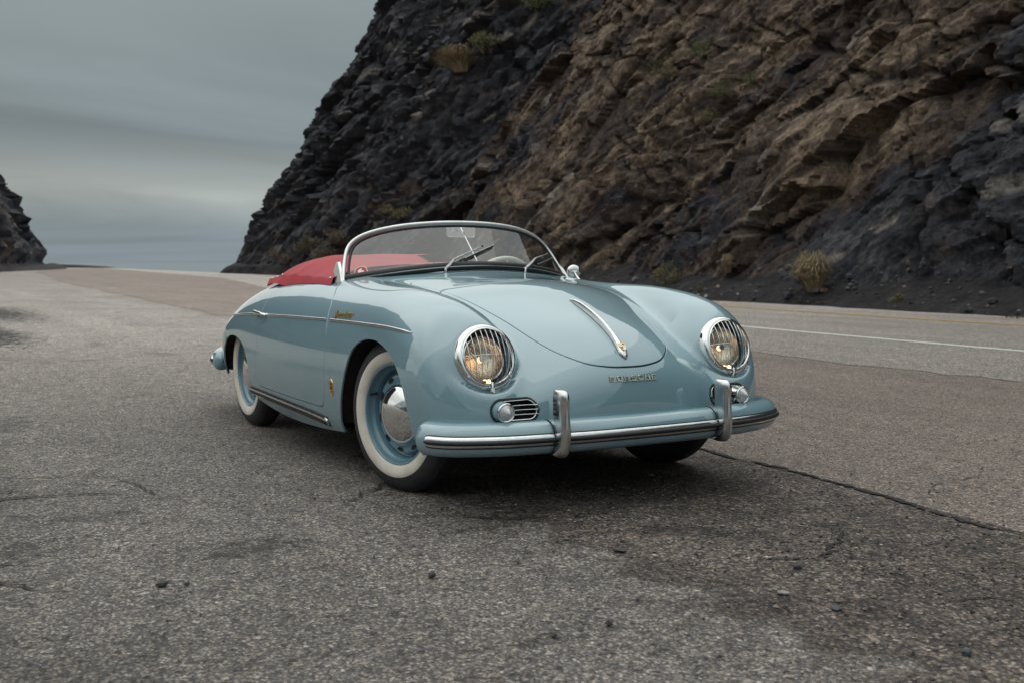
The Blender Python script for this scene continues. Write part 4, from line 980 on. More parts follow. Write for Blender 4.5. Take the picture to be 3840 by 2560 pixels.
def cells(P, seed=0, tilt=1.0):
    """2-D jittered cells; returns tilted-plane height per cell, random id, edge distance"""
    P = np.asarray(P, float); I = np.floor(P).astype(np.int64); best = np.full(P.shape[:-1], 1e9); sec_ = best.copy(); H = np.zeros_like(best); ID = np.zeros_like(best)
    def rnd(i, j, k): h = (i * 73856093) ^ (j * 19349663) ^ (k * 83492791 + seed * 7919); h = (h ^ (h >> 13)) * 1274126177; h = (h ^ (h >> 16)) & 0xFFFFF; return h / 1048575.0
    for di in (-1, 0, 1):
        for dj in (-1, 0, 1):
            ci = I[..., 0] + di; cj = I[..., 1] + dj; dx = P[..., 0] - (ci + .15 + .7 * rnd(ci, cj, 1)); dy = P[..., 1] - (cj + .15 + .7 * rnd(ci, cj, 2)); d = np.hypot(dx, dy); m_ = d < best
            sec_ = np.where(m_, best, np.minimum(sec_, d)); best = np.where(m_, d, best); r3 = rnd(ci, cj, 3)
            H = np.where(m_, (r3 - .5) + tilt * (dx * (rnd(ci, cj, 4) - .5) + dy * (rnd(ci, cj, 5) - .5) * 1.6), H); ID = np.where(m_, rnd(ci, cj, 6), ID)
    return H, ID, sec_ - best

# ------------------------------------------------------------------ ground sheets
def asphalt(name, base, spread, tone=(1, 1, 1), peb=115.0, dark_w=0.35, patch=0.12, bump=.0022, stain=0.0, blobs=(), far=(0, 0), fade=None):
    M = bpy.data.materials.new(name); M.use_nodes = True; t = M.node_tree; b = bsdf(M); K = t.links.new
    tc = nn(t, 'ShaderNodeTexCoord'); src = tc.outputs['Object']
    wob = nn(t, 'ShaderNodeTexNoise', inp={'Scale': 60.0, 'Detail': 2.0}); K(src, wob.inputs['Vector'])
    va = nn(t, 'ShaderNodeVectorMath', operation='MULTIPLY_ADD', inp={1: (.004, .004, .004)}); K(wob.outputs[1], va.inputs[0]); K(src, va.inputs[2])
    v1 = nn(t, 'ShaderNodeTexVoronoi', inp={'Scale': peb, 'Randomness': 1.0}); K(va.outputs[0], v1.inputs['Vector'])
    v2 = nn(t, 'ShaderNodeTexVoronoi', inp={'Scale': peb * .45, 'Randomness': 1.0}); K(va.outputs[0], v2.inputs['Vector'])
    sp = nn(t, 'ShaderNodeSeparateColor'); K(v1.outputs['Color'], sp.inputs[0]); sp2 = nn(t, 'ShaderNodeSeparateColor'); K(v2.outputs['Color'], sp2.inputs[0])
    r1 = nn(t, 'ShaderNodeValToRGB'); K(sp.outputs[0], r1.inputs[0]); el = r1.color_ramp.elements
    lo, hi = base * (1 - spread), base * (1 + spread * 2.6)
    el[0].position = 0; el[0].color = (lo * .9 * tone[0], lo * .9 * tone[1], lo * tone[2], 1); el[1].position = 1; el[1].color = (hi * tone[0], hi * tone[1], hi * tone[2], 1)
    for p, k, cc in ((.30, .62, (.95, 1, 1.10)), (.62, 1.02, (1, 1, 1)), (.82, 1.40, (1.06, 1.0, .92)), (.93, 2.1, (1.0, 1.01, .96))): q = el.new(p); q.color = (base * k * cc[0] * tone[0], base * k * cc[1] * tone[1], base * k * cc[2] * tone[2], 1)
    # dark binder between stones
    mrg = nn(t, 'ShaderNodeMapRange', inp={'From Min': 0.25, 'From Max': 0.75, 'To Min': 1.0, 'To Max': 1 - dark_w}); K(v1.outputs['Distance'], mrg.inputs[0])
    # fine grit
    n1 = nn(t, 'ShaderNodeTexNoise', inp={'Scale': 420.0, 'Detail': 3.0, 'Roughness': .7}); K(src, n1.inputs['Vector']); m1 = nn(t, 'ShaderNodeMapRange', inp={'From Min': .3, 'From Max': .7, 'To Min': .62, 'To Max': 1.4}); K(n1.outputs[0], m1.inputs[0])
    # patches at metre scale and decimetre scale
    n2 = nn(t, 'ShaderNodeTexNoise', inp={'Scale': .55, 'Detail': 6.0, 'Roughness': .62}); K(src, n2.inputs['Vector']); m2 = nn(t, 'ShaderNodeMapRange', inp={'From Min': .3, 'From Max': .7, 'To Min': 1 - patch, 'To Max': 1 + patch}); K(n2.outputs[0], m2.inputs[0])
    n3 = nn(t, 'ShaderNodeTexNoise', inp={'Scale': 7.0, 'Detail': 6.0, 'Roughness': .7}); K(src, n3.inputs['Vector']); m3 = nn(t, 'ShaderNodeMapRange', inp={'From Min': .3, 'From Max': .7, 'To Min': 1 - patch * 1.2, 'To Max': 1 + patch * 1.2}); K(n3.outputs[0], m3.inputs[0])
    # traffic streaks along the road (X)
    mpn = nn(t, 'ShaderNodeMapping', inp={'Scale': (.05, 1.1, 1)}); K(src, mpn.inputs[0]); n4 = nn(t, 'ShaderNodeTexNoise', inp={'Scale': 1.6, 'Detail': 4.0}); K(mpn.outputs[0], n4.inputs['Vector']); m4 = nn(t, 'ShaderNodeMapRange', inp={'From Min': .3, 'From Max': .7, 'To Min': .90, 'To Max': 1.10}); K(n4.outputs[0], m4.inputs[0])
    # big lone stones, light and dark
    m5 = nn(t, 'ShaderNodeMapRange', inp={'From Min': .90, 'From Max': .96, 'To Min': 1.0, 'To Max': 1.55}); K(sp2.outputs[0], m5.inputs[0]); m6 = nn(t, 'ShaderNodeMapRange', inp={'From Min': .06, 'From Max': .10, 'To Min': .45, 'To Max': 1.0}); K(sp2.outputs[1], m6.inputs[0])
    cur = mrg.outputs[0]
    ops = [m1, m2, m3, m4, m5, m6]
    if stain:
        n7 = nn(t, 'ShaderNodeTexNoise', inp={'Scale': 1.3, 'Detail': 5.0, 'Roughness': .6, 'Distortion': .6}); K(src, n7.inputs['Vector']); m7 = nn(t, 'ShaderNodeMapRange', inp={'From Min': .60, 'From Max': .72, 'To Min': 1.0, 'To Max': 1 - stain}); K(n7.outputs[0], m7.inputs[0]); ops.append(m7)
    if far[0]:           # grazing light painted in: the colour gets paler further along the road
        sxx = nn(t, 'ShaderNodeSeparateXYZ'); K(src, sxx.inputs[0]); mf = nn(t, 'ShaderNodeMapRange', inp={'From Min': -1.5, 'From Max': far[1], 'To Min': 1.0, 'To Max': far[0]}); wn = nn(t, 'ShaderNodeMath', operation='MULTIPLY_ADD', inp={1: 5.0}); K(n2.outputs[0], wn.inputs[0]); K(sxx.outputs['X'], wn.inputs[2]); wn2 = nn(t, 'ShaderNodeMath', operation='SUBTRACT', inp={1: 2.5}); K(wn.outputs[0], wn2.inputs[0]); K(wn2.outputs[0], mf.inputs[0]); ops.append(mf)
    if blobs:            # dark marks and patches lying where the photograph has them
        nb = nn(t, 'ShaderNodeTexNoise', inp={'Scale': 9.0, 'Detail': 8.0, 'Roughness': .72}); K(src, nb.inputs['Vector']); acc = None
        for (cx, cy, lx, ly, st) in blobs:
            mpb = nn(t, 'ShaderNodeMapping', inp={'Location': (-cx / lx, -cy / ly, 0), 'Scale': (1 / lx, 1 / ly, 0)}); K(src, mpb.inputs[0]); ln = nn(t, 'ShaderNodeVectorMath', operation='LENGTH'); K(mpb.outputs[0], ln.inputs[0])
            ad = nn(t, 'ShaderNodeMath', operation='MULTIPLY_ADD', inp={1: 5.0, 2: -2.3}); K(nb.outputs[0], ad.inputs[0]); sm_ = nn(t, 'ShaderNodeMath', operation='ADD'); K(ln.outputs['Value'], sm_.inputs[0]); K(ad.outputs[0], sm_.inputs[1])
            mb_ = nn(t, 'ShaderNodeMapRange', inp={'From Min': .55 + (.25 if st > .69 else 0), 'From Max': 1.15 - (.15 if st > .69 else 0), 'To Min': 1 - st, 'To Max': 1.0}); K(sm_.outputs[0], mb_.inputs[0]); ops.append(mb_)
    for o_ in ops: mm = nn(t, 'ShaderNodeMath', operation='MULTIPLY'); K(cur, mm.inputs[0]); K(o_.outputs[0], mm.inputs[1]); cur = mm.outputs[0]
    sc_ = nn(t, 'ShaderNodeVectorMath', operation='SCALE'); K(r1.outputs[0], sc_.inputs[0]); K(cur, sc_.inputs['Scale']); K(sc_.outputs[0], b.inputs['Base Color'])
    b.inputs['Roughness'].default_value = .82; b.inputs['Specular IOR Level'].default_value = .35
    hh = nn(t, 'ShaderNodeMath', operation='MULTIPLY_ADD', inp={1: -1.0}); K(v1.outputs['Distance'], hh.inputs[0]); K(n1.outputs[0], hh.inputs[2])
    bp_ = nn(t, 'ShaderNodeBump', inp={'Strength': .9, 'Distance': bump}); K(hh.outputs[0], bp_.inputs['Height'])
    b2 = nn(t, 'ShaderNodeBump', inp={'Strength': .5, 'Distance': .02}); K(n3.outputs[0], b2.inputs['Height']); K(b2.outputs[0], bp_.inputs['Normal']); K(bp_.outputs[0], b.inputs['Normal'])
    if fade:             # the worn strip peters out into the sound surface instead of ending in a line
        o_ = [q for q in t.nodes if q.type == 'OUTPUT_MATERIAL'][0]; sy = nn(t, 'ShaderNodeSeparateXYZ'); K(src, sy.inputs[0]); nf = nn(t, 'ShaderNodeTexNoise', inp={'Scale': 5.0, 'Detail': 9.0, 'Roughness': .78}); K(src, nf.inputs['Vector'])
        a_ = nn(t, 'ShaderNodeMath', operation='MULTIPLY_ADD', inp={1: 1.3, 2: -.65}); K(nf.outputs[0], a_.inputs[0]); b_ = nn(t, 'ShaderNodeMath', operation='ADD'); K(a_.outputs[0], b_.inputs[0]); K(sy.outputs['Y'], b_.inputs[1])
        c_ = nn(t, 'ShaderNodeMapRange', inp={'From Min': fade[0], 'From Max': fade[1]}); K(b_.outputs[0], c_.inputs[0]); tr = nn(t, 'ShaderNodeBsdfTransparent'); mxs = nn(t, 'ShaderNodeMixShader'); K(c_.outputs[0], mxs.inputs[0]); K(tr.outputs[0], mxs.inputs[1]); K(b.outputs[0], mxs.inputs[2]); K(mxs.outputs[0], o_.inputs[0])
    return M
BLOBS = [(-17.0, -.75, 3.4, .8, .85), (-11.0, -1.35, 2.6, .55, .88), (-8.0, -1.9, 1.8, .5, .7), (.62, -1.50, .14, .20, .6), (.74, -.70, .07, .16, .55), (1.20, -2.45, .12, .25, .5), (.30, -2.35, .16, .35, .5), (.05, -2.6, .25, .3, .6), (1.86, -1.15, .05, .09, .5), (-2.9, -2.2, .4, .5, .45), (.75, -2.55, .12, .3, .45), (-.1, -1.9, .1, .2, .4), (1.6, -2.3, .4, .5, .3), (-5.0, -2.6, 1.2, .7, .5)]
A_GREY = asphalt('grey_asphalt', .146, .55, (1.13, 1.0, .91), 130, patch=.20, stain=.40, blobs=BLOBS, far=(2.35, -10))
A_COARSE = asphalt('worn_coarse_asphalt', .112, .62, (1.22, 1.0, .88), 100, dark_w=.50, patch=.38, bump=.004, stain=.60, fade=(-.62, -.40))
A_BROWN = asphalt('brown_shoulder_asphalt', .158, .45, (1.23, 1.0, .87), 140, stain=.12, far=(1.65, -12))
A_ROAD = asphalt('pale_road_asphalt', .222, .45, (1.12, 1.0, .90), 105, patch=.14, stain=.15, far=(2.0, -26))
SOIL = mat('black_talus_soil', (.03, .028, .028), .95); noise_col(SOIL, (.012, .011, .013), (.045, .038, .034), 2.5, 8, .7, .25, .75, bump=.05, bscale=6)

def sheet(name, poly, z, M, jag=.0, step=.5, seed=1, label=None):
    """flat polygon with optionally ragged outline"""
    P = []; n = len(poly)
    for i in range(n):
        a = np.array(poly[i][:2], float); b = np.array(poly[(i + 1) % n][:2], float); rag = len(poly[i]) > 2 and poly[i][2]
        k = max(1, int(np.linalg.norm(b - a) / step)) if rag else 1
        nrm2 = nrm(np.array([-(b - a)[1], (b - a)[0]]))
        for q in range(k):
            p = a + (b - a) * q / k
            if rag: p = p + nrm2 * (rag * (fbm(np.array([p[0] * .8, p[1] * .8]), 5, seed, .62) + .35 * float(vnoise(np.array([p[0] * 6, p[1] * 6]), seed + 9))))
            P.append((p[0], p[1], 0))
    bm = bmesh.new(); vs = [bm.verts.new(p) for p in P]; f = bm.faces.new(vs); bmesh.ops.triangulate(bm, faces=[f]); bmesh.ops.recalc_face_normals(bm, faces=bm.faces)
    me = bpy.data.meshes.new(name); bm.to_mesh(me); bm.free()
    if me.polygons and me.polygons[0].normal.z < 0: me.flip_normals()
    o = link(name, me, None, M); o.location.z = z; o['kind'] = 'structure'; return o
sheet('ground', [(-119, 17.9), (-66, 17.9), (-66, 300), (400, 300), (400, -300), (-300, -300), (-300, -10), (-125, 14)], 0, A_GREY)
# coarse worn strip in front of the car
sheet('worn_asphalt', [(-.6, -.80, .10), (.63, -.98, .07), (1.26, -.97, .06), (1.83, -.95, .07), (2.5, -1.05, .08), (4.0, -1.1, .1), (7.0, -1.2), (7.0, .80, .03), (2.0, .90, .02), (.8, 1.0, .02), (-.1, 1.03, .03), (-1.4, .9, .12), (-1.6, .2, .12)], .003, A_COARSE, step=.05, seed=3)
# brown shoulder
sheet('road_shoulder', [(30, 5.05), (30, .6), (2.0, .90), (.8, 1.0), (-.1, 1.03), (-1.5, 1.25, .04), (-5, 1.9, .2), (-14, 2.48, .18), (-18, 2.7, .2), (-28.5, 3.2, .3), (-43.7, 4.05, .4), (-87, 8.25, .3), (-106, 15.9), (-60, 14.0), (-28, 8.2), (-12, 6.2)], .004, A_BROWN, step=.25, seed=5)
sheet('road', [(60, 5.0, .16), (8, 5.05, .22), (-1.26, 5.18, .24), (-4.57, 5.40, .24), (-12, 6.3, .25), (-28.2, 8.0, .15), (-49, 12.2, .2), (-105, 16.4), (-117, 17.7), (-66, 17.7), (-58, 17.2), (-30, 15.2), (-21, 14.2), (-14.5, 13.55, .05), (-6.8, 13.2, .05), (60, 12.9)], .008, A_ROAD, step=.25, seed=8)
LINEW = mat('worn_white_paint', (.62, .62, .58), .7); noise_col(LINEW, (.30, .30, .28), (.66, .66, .62), 9, 8, .75, .30, .48, bump=.001, bscale=300)
LINEY = mat('worn_yellow_paint', (.55, .33, .09), .7); noise_col(LINEY, (.26, .20, .12), (.46, .30, .11), 7, 8, .75, .30, .52, bump=.001, bscale=300)
def stripe(name, P, w_, z, M, label=None):
    P = smooth_path(P, 80); T = np.gradient(P, axis=0); T /= np.linalg.norm(T, axis=1, keepdims=True); Nn_ = np.stack([-T[:, 1], T[:, 0]], 1)
    V = []
    for i, (p, n) in enumerate(zip(P, Nn_)): j = .006 * random.uniform(-1, 1); V += [(p[0] + n[0] * (w_ / 2 + j), p[1] + n[1] * (w_ / 2 + j), 0), (p[0] - n[0] * (w_ / 2 - j), p[1] - n[1] * (w_ / 2 - j), 0)]
    o = mesh(name, V, [(2 * i, 2 * i + 1, 2 * i + 3, 2 * i + 2) for i in range(len(P) - 1)], M, None, False); o.location.z = z; o['kind'] = 'structure'; return o
stripe('white_edge_line', [(40, 7.7), (10, 7.82), (-3.2, 7.93), (-4.65, 8.0), (-7.8, 8.22), (-16, 9.2), (-30, 11.2), (-55, 15.2), (-75, 17.2)], .12, .012, LINEW)
stripe('yellow_centre_line', [(40, 11.5), (10, 11.72), (-6.07, 11.93), (-8, 12.0), (-10.15, 12.15), (-13.07, 12.42), (-24, 13.6), (-45, 16.0)], .11, .012, LINEY)
stripe('yellow_centre_line', [(40, 11.68), (10, 11.90), (-6.07, 12.11), (-8, 12.18), (-10.15, 12.33), (-13.07, 12.60), (-24, 13.8), (-45, 16.2)], .11, .012, LINEY)
# the open crack between old asphalt and shoulder: a ragged dark groove with crumbled lips
CRK = mat('crack_shadow', (.012, .012, .013), .95); noise_col(CRK, (.006, .006, .007), (.022, .020, .019), 40, 5)
def crack(P, w_, seed, z=.0085, n=500, lip=True):
    P = smooth_path(P, n); s_ = np.arange(n); T = np.gradient(P, axis=0); T /= np.linalg.norm(T, axis=1, keepdims=True); Nn_ = np.stack([-T[:, 1], T[:, 0]], 1)
    L_ = np.r_[0, np.cumsum(np.linalg.norm(np.diff(P, axis=0), axis=1))]
    off = .050 * fbm(np.stack([L_ * 2.6, L_ * 0], 1), 6, seed, .68) + .009 * vnoise(np.stack([L_ * 34, L_ * 0], 1), seed + 3)
    ww = w_ * (.75 + .5 * fbm(np.stack([L_ * 5, L_ * 0 + 5], 1), 4, seed + 5)) + w_ * .5 * np.abs(vnoise(np.stack([L_ * 70, L_ * 0], 1), seed)); ww *= np.minimum(1, np.minimum(L_, L_[-1] - L_) / .15 + .05) * np.clip(.25 + 2.2 * np.abs(vnoise(np.stack([L_ * 9, L_ * 0 + 3], 1), seed + 8)), .12, 1.5)
    C = P + Nn_ * off[:, None]; V = []
    for i in range(n): V += [(C[i, 0] + Nn_[i, 0] * ww[i], C[i, 1] + Nn_[i, 1] * ww[i], 0), (C[i, 0] - Nn_[i, 0] * ww[i], C[i, 1] - Nn_[i, 1] * ww[i], 0)]
    o = mesh('asphalt_crack', V, [(2 * i, 2 * i + 1, 2 * i + 3, 2 * i + 2) for i in range(n - 1)], CRK, None, False); o.location.z = z; o['kind'] = 'structure'
crack([(-.35, 1.06), (.37, 1.01), (.8, 1.0), (1.29, .93), (1.78, .89), (2.6, .80), (4.5, .6)], .0105, 11)
crack([(.95, -.56), (1.10, -.53), (1.27, -.48)], .0022, 21, .0075)
def crack_tree(x, y, a, L0, w_, seed, depth=0):
    rg = np.random.default_rng(seed); P = [(x, y)]; q = a
    for k in range(7): q += rg.normal(0, .32); x += math.cos(q) * L0 / 7; y += math.sin(q) * L0 / 7; P.append((x, y))
    crack(P, w_ * 1.7, seed % 97, .0072 + .0002 * depth, 110)
    if depth < 1:
        for k in (2, 4): crack_tree(P[k][0], P[k][1], a + rg.choice([-1, 1]) * rg.uniform(.7, 1.2), L0 * rg.uniform(.35, .6), w_ * .75, seed * 3 + k, depth + 1)
crack_tree(.52, -.95, 1.1, .62, .0030, 201); crack_tree(.35, -2.75, 1.5, .8, .0034, 211); crack_tree(-.9, -2.6, 1.2, 1.1, .0045, 219); crack_tree(1.55, -.15, .4, .7, .0028, 233); crack_tree(2.05, .35, -.3, .8, .0030, 241); crack_tree(.15, -1.05, 2.2, .6, .0028, 251)
crack([(.05, -2.75), (.30, -2.62), (.38, -2.35), (.62, -2.30), (.70, -2.05)], .0022, 61, .0070)
crack([(-1.6, -2.7), (-1.1, -2.2), (-.9, -1.75), (-.3, -1.6)], .0030, 63, .0070)
crack([(1.26, 1.10), (1.05, 1.35), (1.0, 1.7), (.8, 1.9)], .0022, 31, .0090)
crack([(.60, -.46), (.85, -.62), (.95, -.75), (1.05, -1.0)], .0022, 37, .0070)
# loose stones one can pick out
STONE_D = mat('dark_stone', (.03, .03, .033), .8); noise_col(STONE_D, (.026, .025, .026), (.085, .078, .07), 60, 6, bump=.001, bscale=150)
STONE_L = mat('pale_stone', (.25, .24, .21), .8); noise_col(STONE_L, (.16, .155, .14), (.30, .29, .26), 60, 6, bump=.001, bscale=150)
STONE_B = mat('blue_grey_stone', (.06, .065, .08), .7); noise_col(STONE_B, (.04, .045, .055), (.09, .095, .11), 60, 6, bump=.001, bscale=150)
def rock_mesh(r, seed, sub=3, flat=.55):
    bm = bmesh.new(); bmesh.ops.create_icosphere(bm, subdivisions=sub, radius=1); rs = np.random.default_rng(seed)
    pl = [(nrm(rs.normal(size=3)), rs.uniform(.62, .9)) for _ in range(9)]
    for v in bm.verts:
        p = np.array(v.co)
        for n, d in pl:
            q = p @ n
            if q > d: p = p - n * (q - d) * .98
        p = p * (1 + .10 * float(fbm(p * 2.2 + seed, 3, seed))); v.co = Vector((p[0] * r, p[1] * r * .8, p[2] * r * flat))
    me = bpy.data.meshes.new('stone'); bm.to_mesh(me); bm.free(); me.polygons.foreach_set('use_smooth', [False] * len(me.polygons)); return me
def stone(x, y, r, seed, M, label, flat=.55, z0=.004):
    me = rock_mesh(r, seed, 2, flat); o = link('loose_stone', me, None, M); o.location = (x, y, z0 + r * flat * .62); o.rotation_euler = (0, 0, seed * 1.7); tag(o, label, 'stone', 'loose stones on the asphalt')
stone(.915, -1.865, .021, 3, STONE_D, 'dark jagged stone lying in the left foreground, wider than the pebble beside it', .42)
stone(.945, -1.800, .010, 4, STONE_D, 'small dark pebble just right of the jagged stone in the left foreground', .7)
stone(1.235, -1.140, .016, 5, STONE_D, 'grey brown pointed stone in the middle foreground below the front wheel', .75)
stone(1.265, -.470, .024, 6, STONE_D, 'dark flat oval stone on the edge of the worn patch in front of the bumper', .42)
stone(1.88, -.335, .020, 8, STONE_L, 'pale flat stone on the worn asphalt at lower right', .35)
stone(2.06, -.31, .020, 9, STONE_B, 'bluish grey flat pebble just right of the pale stone at lower right', .4)
stone(2.47, -.30, .014, 10, STONE_B, 'round blue grey pebble near the lower right corner', .8)
stone(1.70, -.10, .022, 12, STONE_D, 'dark crumb of asphalt at the middle of the worn strip', .45)
stone(.18, -2.06, .008, 14, STONE_L, 'small white pebble alone on the grey asphalt left of the front wheel', .7)
stone(1.86, -1.10, .010, 15, STONE_D, 'dark pebble at the bottom centre of the picture', .7)
# fine loose grit, nobody could count it
def grit():
    base = [(0, 0, 1), (0, 0, -1), (1, 0, 0), (0, 1, 0), (-1, 0, 0), (0, -1, 0)]; fc = [(0, 2, 3), (0, 3, 4), (0, 4, 5), (0, 5, 2), (1, 3, 2), (1, 4, 3), (1, 5, 4), (1, 2, 5)]
    B = np.array(base, float); r_ = np.random.default_rng(12); Vs = []; Fs = []; k = 0
    spots = []
    for _ in range(5200): spots.append((r_.uniform(-.4, 3.6), r_.normal(.18, .42), r_.gamma(2.2, .0012) + .0011))
    for _ in range(2600): spots.append((r_.uniform(-1.5, 3.6), r_.uniform(-3.0, 3.0), r_.gamma(2.0, .0010) + .0010))
    for x, y, r in spots:
        if abs(y) < .85 and -2.6 < x < .3 : continue
        Q = B * r * r_.uniform(.6, 1.3, (6, 1)) * np.array([1, 1, .6]); a = r_.uniform(0, 6.28); c, s = math.cos(a), math.sin(a); Q = Q @ np.array([[c, s, 0], [-s, c, 0], [0, 0, 1]]); Vs.append(Q + (x, y, .004 + r * .35)); Fs.append(np.array(fc) + 6 * k); k += 1
    o = fastmesh('loose_grit', np.vstack(Vs), np.vstack(Fs), None, None, False)
    M = mat('grit_stone', (.1, .1, .1), .85); t = M.node_tree; gi_ = nn(t, 'ShaderNodeNewGeometry'); r1 = nn(t, 'ShaderNodeValToRGB'); t.links.new(gi_.outputs['Random Per Island'], r1.inputs[0]); el = r1.color_ramp.elements
    el[0].color = (.02, .02, .022, 1); el[1].color = (.36, .33, .27, 1); el[0].position = .1
    for p, c in ((.45, (.05, .048, .048)), (.7, (.14, .12, .095)), (.9, (.22, .19, .15))): q = el.new(p); q.color = (*c, 1)
    t.links.new(r1.outputs[0], bsdf(M).inputs['Base Color']); o.data.materials.append(M); tag(o, 'loose grit and crumbs scattered over the worn asphalt', 'gravel', kind='stuff')
grit()

# sea far below, out to the horizon
SEA = mat('sea_water', (.05, .07, .08), .10); bsdf(SEA).inputs['Specular IOR Level'].default_value = .6; noise_col(SEA, (.205, .236, .252), (.215, .246, .262), .02, 4, bump=0); bsdf(SEA).inputs['Roughness'].default_value = 1.0; bsdf(SEA).inputs['Specular IOR Level'].default_value = 0.0  # horizon haze is put into the pale base colour
o = sheet('sea', [(-9000, -9000), (9000, -9000), (9000, 9000), (-9000, 9000)], -38, SEA)

def berm(P, w_, h, M, name):
    P = smooth_path(P, 60); T = np.gradient(P, axis=0); T /= np.linalg.norm(T, axis=1, keepdims=True); Nn_ = np.stack([-T[:, 1], T[:, 0]], 1); V = []
    for i in range(60):
        k = math.sin(math.pi * min(1, (i + .3) / 59)) ** .6
        for j in range(9): q = -1 + j / 4; V.append((P[i, 0] + Nn_[i, 0] * q * w_, P[i, 1] + Nn_[i, 1] * q * w_, max(-.05, h * k * (1 - q * q) * (1 + .35 * float(fbm(np.array([P[i, 0] * .4 + q, P[i, 1] * .4]), 4, 9))))))
    o = mesh(name, V, grid_faces(60, 9), M); o['kind'] = 'structure'
berm([(-78, 3.0), (-92, 8.6), (-106, 12.0), (-114, 14.6), (-113, 16.3), (-108, 17.0)], 1.1, .42, SOIL, 'soil_bank')
# ------------------------------------------------------------------ cliffs
def rock_material(name, bump=.12):
    M = bpy.data.materials.new(name); M.use_nodes = True; t = M.node_tree; b = bsdf(M); K = t.links.new
    at = nn(t, 'ShaderNodeAttribute', attribute_name='rock'); tc = nn(t, 'ShaderNodeTexCoord'); src = tc.outputs['Object']
    n1 = nn(t, 'ShaderNodeTexNoise', inp={'Scale': 3.0, 'Detail': 9.0, 'Roughness': .72}); K(src, n1.inputs['Vector']); m1 = nn(t, 'ShaderNodeMapRange', inp={'From Min': .3, 'From Max': .7, 'To Min': .32, 'To Max': 1.75}); K(n1.outputs[0], m1.inputs[0])
    n2 = nn(t, 'ShaderNodeTexNoise', inp={'Scale': 14.0, 'Detail': 6.0, 'Roughness': .7}); K(src, n2.inputs['Vector']); m2 = nn(t, 'ShaderNodeMapRange', inp={'From Min': .3, 'From Max': .7, 'To Min': .50, 'To Max': 1.6}); K(n2.outputs[0], m2.inputs[0])
    mm = nn(t, 'ShaderNodeMath', operation='MULTIPLY'); K(m1.outputs[0], mm.inputs[0]); K(m2.outputs[0], mm.inputs[1])
    sc_ = nn(t, 'ShaderNodeVectorMath', operation='SCALE'); K(at.outputs['Color'], sc_.inputs[0]); K(mm.outputs[0], sc_.inputs['Scale']); K(sc_.outputs[0], b.inputs['Base Color']); b.inputs['Roughness'].default_value = .88; b.inputs['Specular IOR Level'].default_value = .3
    vo = nn(t, 'ShaderNodeTexVoronoi', feature='F1', inp={'Scale': 5.0}); K(n1.outputs[1], vo.inputs['Vector'])
    bp1 = nn(t, 'ShaderNodeBump', inp={'Strength': 1.0, 'Distance': bump * 1.6}); K(n1.outputs[0], bp1.inputs['Height']); bp2 = nn(t, 'ShaderNodeBump', inp={'Strength': 1.0, 'Distance': bump * .45}); K(n2.outputs[0], bp2.inputs['Height']); K(bp1.outputs[0], bp2.inputs['Normal']); K(bp2.outputs[0], b.inputs['Normal'])
    return M
ROCK = rock_material('cliff_rock')
C_DARK = np.array((.032, .032, .040)); C_BROWN = np.array((.092, .066, .053)); C_OCHRE = np.array((.225, .165, .118)); C_GREY = np.array((.085, .083, .090)); C_PALE = np.array((.22, .195, .17)); C_RUST = np.array((.090, .056, .044)); C_SOIL = np.array((.026, .023, .025))
def lerp(a, b, t): return a + (b - a) * np.clip(t, 0, 1)[..., None]
def sst(a, b, x): t = np.clip((x - a) / (b - a), 0, 1); return t * t * (3 - 2 * t)
